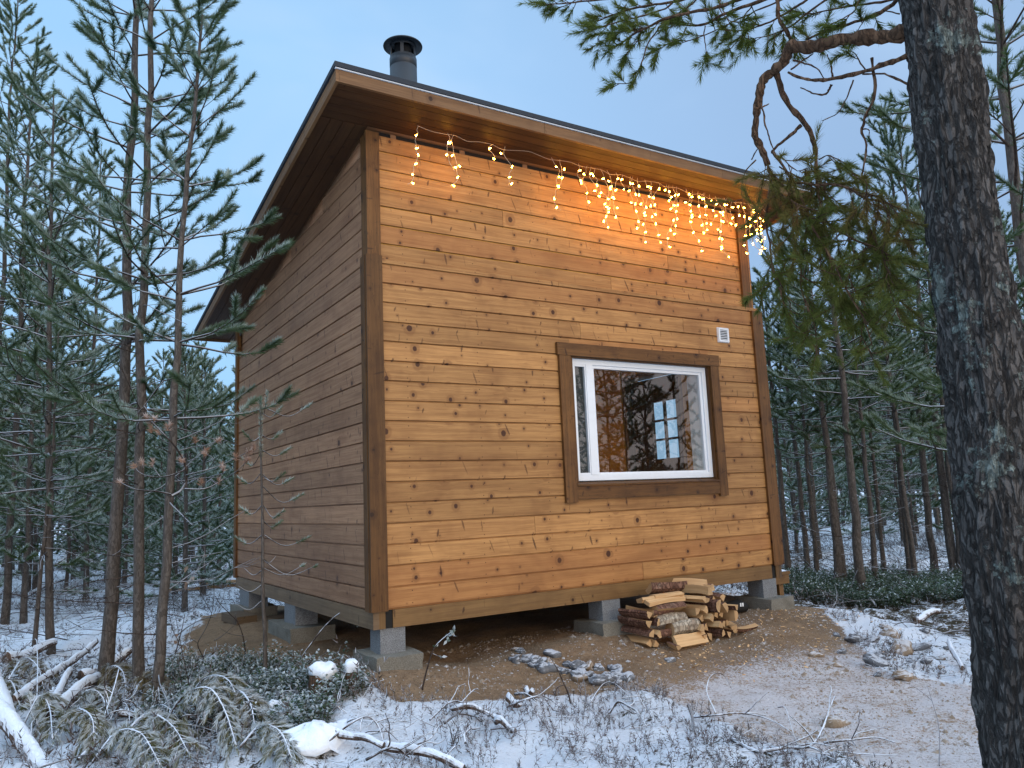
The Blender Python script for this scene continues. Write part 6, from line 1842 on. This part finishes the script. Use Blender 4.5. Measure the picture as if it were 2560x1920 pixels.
# snow-covered stump and hummocks
def hummock(px_, py_, r_, h_, seed, label, name='snowy_stump', capm='snow'):
    g = at(px_, py_); k, n = 13, 28
    e = empty(name, g, 0, label, 'stump' if 'stump' in name else 'snow hummock')
    th = np.arange(n) / n * 6.283
    if 'stump' in name:
        w_ = MB(); pr = [(r_ * 1.15, -0.06), (r_ * 0.95, 0.05), (r_ * 0.88, h_)]
        V = np.array([[q[0] * math.cos(t), q[0] * math.sin(t), q[1]] for q in pr for t in th]); V *= (1 + 0.12 * vnoise(V * 14, seed, 2))[:, None]
        i = np.arange(2)[:, None] * n; j = np.arange(n)[None]; j2 = (j + 1) % n
        w_.add(V, np.stack([i + j, i + j2, i + n + j2, i + n + j], -1).reshape(-1, 4)); w_.build('wood', M['limb'], e, smooth=True)
        pr = [(r_ * 0.95, h_ - 0.02), (r_ * 1.08, h_ + 0.01), (r_ * 1.0, h_ + 0.04), (r_ * 0.7, h_ + 0.055), (r_ * 0.35, h_ + 0.05), (0.001, h_ + 0.045)]
    else:
        pr = [(r_ * math.cos(t), h_ * math.sin(t) - 0.03) for t in np.linspace(0, 1.56, 9)]
    s_ = MB(); k = len(pr)
    V = np.array([[q[0] * math.cos(t) * (1 if 'stump' in name else 1.25), q[0] * math.sin(t), q[1]] for q in pr for t in th])
    V += np.stack([vnoise(V * 11 + c * 9, seed + c, 3) for c in range(3)], 1) * r_ * 0.30
    i = np.arange(k - 1)[:, None] * n; j = np.arange(n)[None]; j2 = (j + 1) % n
    s_.add(V, [np.stack([i + j, i + j2, i + n + j2, i + n + j], -1).reshape(-1, 4), (np.arange(n) + (k - 1) * n)[None]])
    s_.build('snow_cap', M['snow'], e, smooth=True)
    return e


hummock(806, 1745, 0.085, 0.14, 601, 'small cut stump with a round cap of snow among the frosted shrubs')
hummock(880, 1716, 0.045, 0.10, 602, 'thin stump with a flat snow cap at the right of the shrubs')
hummock(720, 1800, 0.16, 0.13, 603, 'snow-covered hummock before the frosted shrubs', 'snow_hummock')
hummock(795, 1848, 0.18, 0.11, 604, 'broad snow hummock right of the cut boughs', 'snow_hummock')
hummock(572, 1762, 0.09, 0.09, 605, 'small snowy hummock in the middle of the frosted shrubs', 'snow_hummock')
hummock(190, 1420, 0.45, 0.35, 606, 'large snowy mound among the left pines', 'snow_hummock')

# ================================================================== UNDERGROWTH (uncountable)
ru = np.random.default_rng(88)


def sprigs(name, P, Hs, mat_, label, nn, nl, nw, frost, brown, ang=(30, 70), cat='heather'):
    mb = MB(); k = len(P)
    B = P + np.c_[ru.normal(0, 0.35, (k, 2)) * Hs[:, None], Hs]
    needles(mb, P, B, nn, nl, nw, ru, ang, frost, brown)
    # stems
    d = B - P; n1 = np.cross(d, ru.normal(size=(k, 3))); n1 /= np.linalg.norm(n1, axis=1, keepdims=True) + 1e-9
    V = np.stack([P - n1 * 0.0016, P + n1 * 0.0016, B], 1).reshape(-1, 3)
    mb.add(V, np.arange(k * 3).reshape(-1, 3), 0, (0.1, 0.5, 0.2))
    return tag(mb.build(name, M[mat_]), label, cat, kind='stuff')


def scatter(N, x0, x1, y0, y1, f):
    p_ = np.c_[ru.uniform(x0, x1, N), ru.uniform(y0, y1, N)]
    p_ = p_[f(p_[:, 0], p_[:, 1])]
    return np.c_[p_, terrain(p_[:, 0], p_[:, 1]) - 0.005]


P = scatter(16000, -4.0, 4.5, -4.2, 0.6, lambda x, y: (snow_mask(x, y) > 0.35) & (vnoise(np.c_[x, y] * 1.8, 51, 3) + ru.normal(0, 0.25, len(x)) > -0.08))
bc = np.array([at(*pl_[len(pl_) // 2])[:2] for pl_, *_r in BL])
P = P[(np.min(np.hypot(P[:, None, 0] - bc[None, :, 0], P[:, None, 1] - bc[None, :, 1]), 1) > 0.30) | (ru.random(len(P)) < 0.12)]
sprigs('heather', P, ru.uniform(0.03, 0.11, len(P)), 'heath', 'frosted heather and crowberry sprigs poking through the near snow', 12, 0.028, 0.0042, 0.9, ru.random(len(P)) * 0.9)
P = scatter(70000, -16, 18, -4.0, 22, lambda x, y: (snow_mask(x, y) > 0.5) & ((y > -0.6) | (x > 4.3)) & ((y < 13) | (ru.random(len(x)) < 0.6)) & (vnoise(np.c_[x, y] * 1.3, 52, 3) + ru.normal(0, 0.22, len(x)) > 0.05))
sprigs('undergrowth', P, ru.uniform(0.06, 0.22, len(P)), 'heath', 'frosted dwarf shrubs covering the forest floor between the pines', 9, 0.05, 0.010, 0.9, ru.random(len(P)) * 0.6, cat='undergrowth')
# lingonberry thicket in front of the left pines and along the right-hand trees
cA = np.array([at(x, y)[:2] for x, y in ((470, 1700), (560, 1690), (640, 1735), (720, 1745), (690, 1780), (560, 1780), (480, 1770), (780, 1790), (640, 1800))])


def near_c(x, y, c, r_):
    return np.min(np.hypot(x[:, None] - c[None, :, 0], y[:, None] - c[None, :, 1]), 1) + 0.12 * vnoise(np.c_[x, y] * 5, 53, 2) < r_


def leafy(name, P, label, h0, h1, lsz, frost, m_='leaf', nl_=16):
    mb = MB(); k = len(P); H_ = ru.uniform(h0, h1, k)
    B = P + np.c_[ru.normal(0, 0.3, (k, 2)) * H_[:, None], H_]
    n = nl_; t = ru.random((k, n)) ** 0.7
    pos = P[:, None] + (B - P)[:, None] * t[..., None]
    ph = ru.random((k, n)) * 6.28; el = ru.uniform(-0.1, 0.9, (k, n))
    d = np.stack([np.cos(ph) * np.cos(el), np.sin(ph) * np.cos(el), np.sin(el)], -1)
    s_ = np.stack([-np.sin(ph), np.cos(ph), 0 * ph], -1)
    L = lsz * ru.uniform(0.7, 1.3, (k, n))[..., None]
    a = pos + d * L * 0.15; b = pos + d * L * 0.6 + s_ * L * 0.30; c = pos + d * L * 1.1; e = pos + d * L * 0.6 - s_ * L * 0.30
    V = np.stack([a, b, c, e], 2).reshape(-1, 3)
    fr = np.where(ru.random((k, n)) < frost * (0.25 + 0.6 * t), ru.uniform(0.6, 0.95, (k, n)), ru.uniform(0, 0.15, (k, n))); sh = ru.random((k, n))
    cc = np.repeat(np.stack([fr, 0 * fr, sh], -1).reshape(-1, 3), 4, 0).reshape(-1, 4, 3).copy()
    cc[:, 0, 0] *= 0.2
    mb.add(V, np.arange(len(V)).reshape(-1, 4), 0, cc.reshape(-1, 3))
    n1 = np.cross(B - P, ru.normal(size=(k, 3))); n1 /= np.linalg.norm(n1, axis=1, keepdims=True) + 1e-9
    V = np.stack([P - n1 * 0.0015, P + n1 * 0.0015, B], 1).reshape(-1, 3); mb.add(V, np.arange(k * 3).reshape(-1, 3), 0, (0.05, 0.7, 0.2))
    return tag(mb.build(name, M[m_]), label, 'shrubs', kind='stuff')


P = scatter(20000, cA[:, 0].min() - 0.6, cA[:, 0].max() + 0.6, cA[:, 1].min() - 0.6, cA[:, 1].max() + 0.6, lambda x, y: near_c(x, y, cA, 0.27))[:1900]
leafy('lingonberry_shrubs', P, 'frosted green lingonberry shrubs in front of the near corner pier', 0.06, 0.19, 0.025, 0.75, nl_=13)
cB = np.array([at(x, y)[:2] for x, y in ((2030, 1475), (2080, 1490), (2130, 1497), (2190, 1500), (2250, 1490), (2310, 1485), (2370, 1480), (2420, 1490), (2150, 1480), (2230, 1470), (2000, 1462))])
P = scatter(60000, cB[:, 0].min() - 1, cB[:, 0].max() + 1, cB[:, 1].min() - 1, cB[:, 1].max() + 1, lambda x, y: near_c(x, y, cB, 0.62))[:4200]
leafy('bilberry_shrubs', P, 'dark green dwarf shrubs at the feet of the right-hand pines', 0.06, 0.24, 0.034, 0.22)
# fallen twigs on the snow
P = scatter(5200, -4.0, 4.5, -4.2, 2.5, lambda x, y: (snow_mask(x, y) > 0.3) & (vnoise(np.c_[x, y] * 1.4, 54, 2) + ru.normal(0, 0.3, len(x)) > 0.0))[:1500]
mb = MB()
for q in range(len(P)):
    a = ru.random() * 6.28; L = ru.uniform(0.06, 0.26); d = np.array([math.cos(a), math.sin(a), ru.uniform(-0.05, 0.35)]); c_ = ru.normal(0, 0.25, 3)
    t = np.linspace(0, 1, 6)[:, None]
    pts = P[q] + np.array([0, 0, 0.008]) + d * L * t + c_ * L * t * t + np.array([0, 0, -0.25 * L]) * t ** 2
    pts[:, 2] = np.maximum(pts[:, 2], P[q][2] + 0.004)
    r_ = ru.uniform(0.0015, 0.0036)
    tube(mb, pts, np.linspace(r_, r_ * 0.5, 6), 4, cap=False)
tag(mb.build('fallen_twigs', M['twig_frost'], smooth=True), 'tangle of frosted fallen twigs on the near snow', 'twigs', kind='stuff')

for zone_, fn in (('left', lambda x, y: (snow_mask(x, y) > 0.5) & (x < 1.0) & (y > -0.9)), ('right', lambda x, y: (snow_mask(x, y) > 0.5) & (x > 4.6) & (y > -2.5))):
    P = scatter(9000, -9 if zone_ == 'left' else 4.5, 1.0 if zone_ == 'left' else 13, -2.5, 10, fn)[:520]
    mb = MB()
    for q in range(len(P)):
        a = ru.random() * 6.28; L = ru.uniform(0.25, 1.0); d = np.array([math.cos(a), math.sin(a), ru.uniform(0.0, 0.5)]); c_ = ru.normal(0, 0.3, 3)
        t = np.linspace(0, 1, 7)[:, None]
        pts = P[q] + np.array([0, 0, 0.02]) + d * L * t + c_ * L * t * t + np.array([0, 0, -0.35 * L]) * t ** 2
        pts[:, 2] = np.maximum(pts[:, 2], P[q][2] + 0.01)
        r_ = ru.uniform(0.003, 0.008)
        tube(mb, pts, np.linspace(r_, r_ * 0.4, 7), 5, cap=False)
        if ru.random() < 0.6:
            k = ru.integers(2, 5); d2 = d + ru.normal(0, 0.6, 3); tube(mb, [pts[k], pts[k] + d2 * L * 0.2, pts[k] + d2 * L * 0.4 + np.array([0, 0, 0.05 * L])], [r_ * 0.5, r_ * 0.4, r_ * 0.2], 4, cap=False)
    tag(mb.build('brushwood', M['twig'], smooth=True), 'frosted brushwood littering the forest floor ' + ('left of the cabin' if zone_ == 'left' else 'right of the cabin'), 'brushwood', kind='stuff')

# wood chips from splitting, round the heap and the right-hand pier
q_ = np.r_[ru.normal((2.7, -0.75), (0.55, 0.25), (200, 2)), ru.normal((3.9, -0.35), (0.35, 0.18), (120, 2))]
k = len(q_); base_c = np.c_[q_, terrain(q_[:, 0], q_[:, 1]) + 0.004]
a_ = ru.random(k) * 6.28; l_ = ru.uniform(0.005, 0.016, k); w_ = ru.uniform(0.002, 0.006, k)
d1 = np.c_[np.cos(a_) * l_, np.sin(a_) * l_, ru.normal(0, 0.003, k)]; d2 = np.c_[-np.sin(a_) * w_, np.cos(a_) * w_, ru.normal(0, 0.002, k)]; up_ = np.array([0, 0, 0.003])
V = np.stack([base_c - d1 - d2, base_c + d1 - d2, base_c + d1 + d2, base_c - d1 + d2, base_c - d1 * 0.8 + up_, base_c + d1 * 0.9 + up_], 1).reshape(-1, 3)
f4 = (np.arange(k)[:, None, None] * 6 + np.array([[0, 1, 5, 4], [3, 4, 5, 2]])[None]).reshape(-1, 4); f3 = (np.arange(k)[:, None, None] * 6 + np.array([[1, 2, 5], [0, 4, 3]])[None]).reshape(-1, 3)
mb = MB(); mb.add(V, [f4, f3], 0, np.repeat(np.c_[ru.uniform(0.4, 1.2, k), 0 * a_, a_ * 0], 6, 0), np.repeat(ru.random((k, 2)) * 20, 6, 0))
tag(mb.build('wood_chips', M['split']), 'pale wood chips strewn round the firewood heap', 'wood chips', kind='stuff')
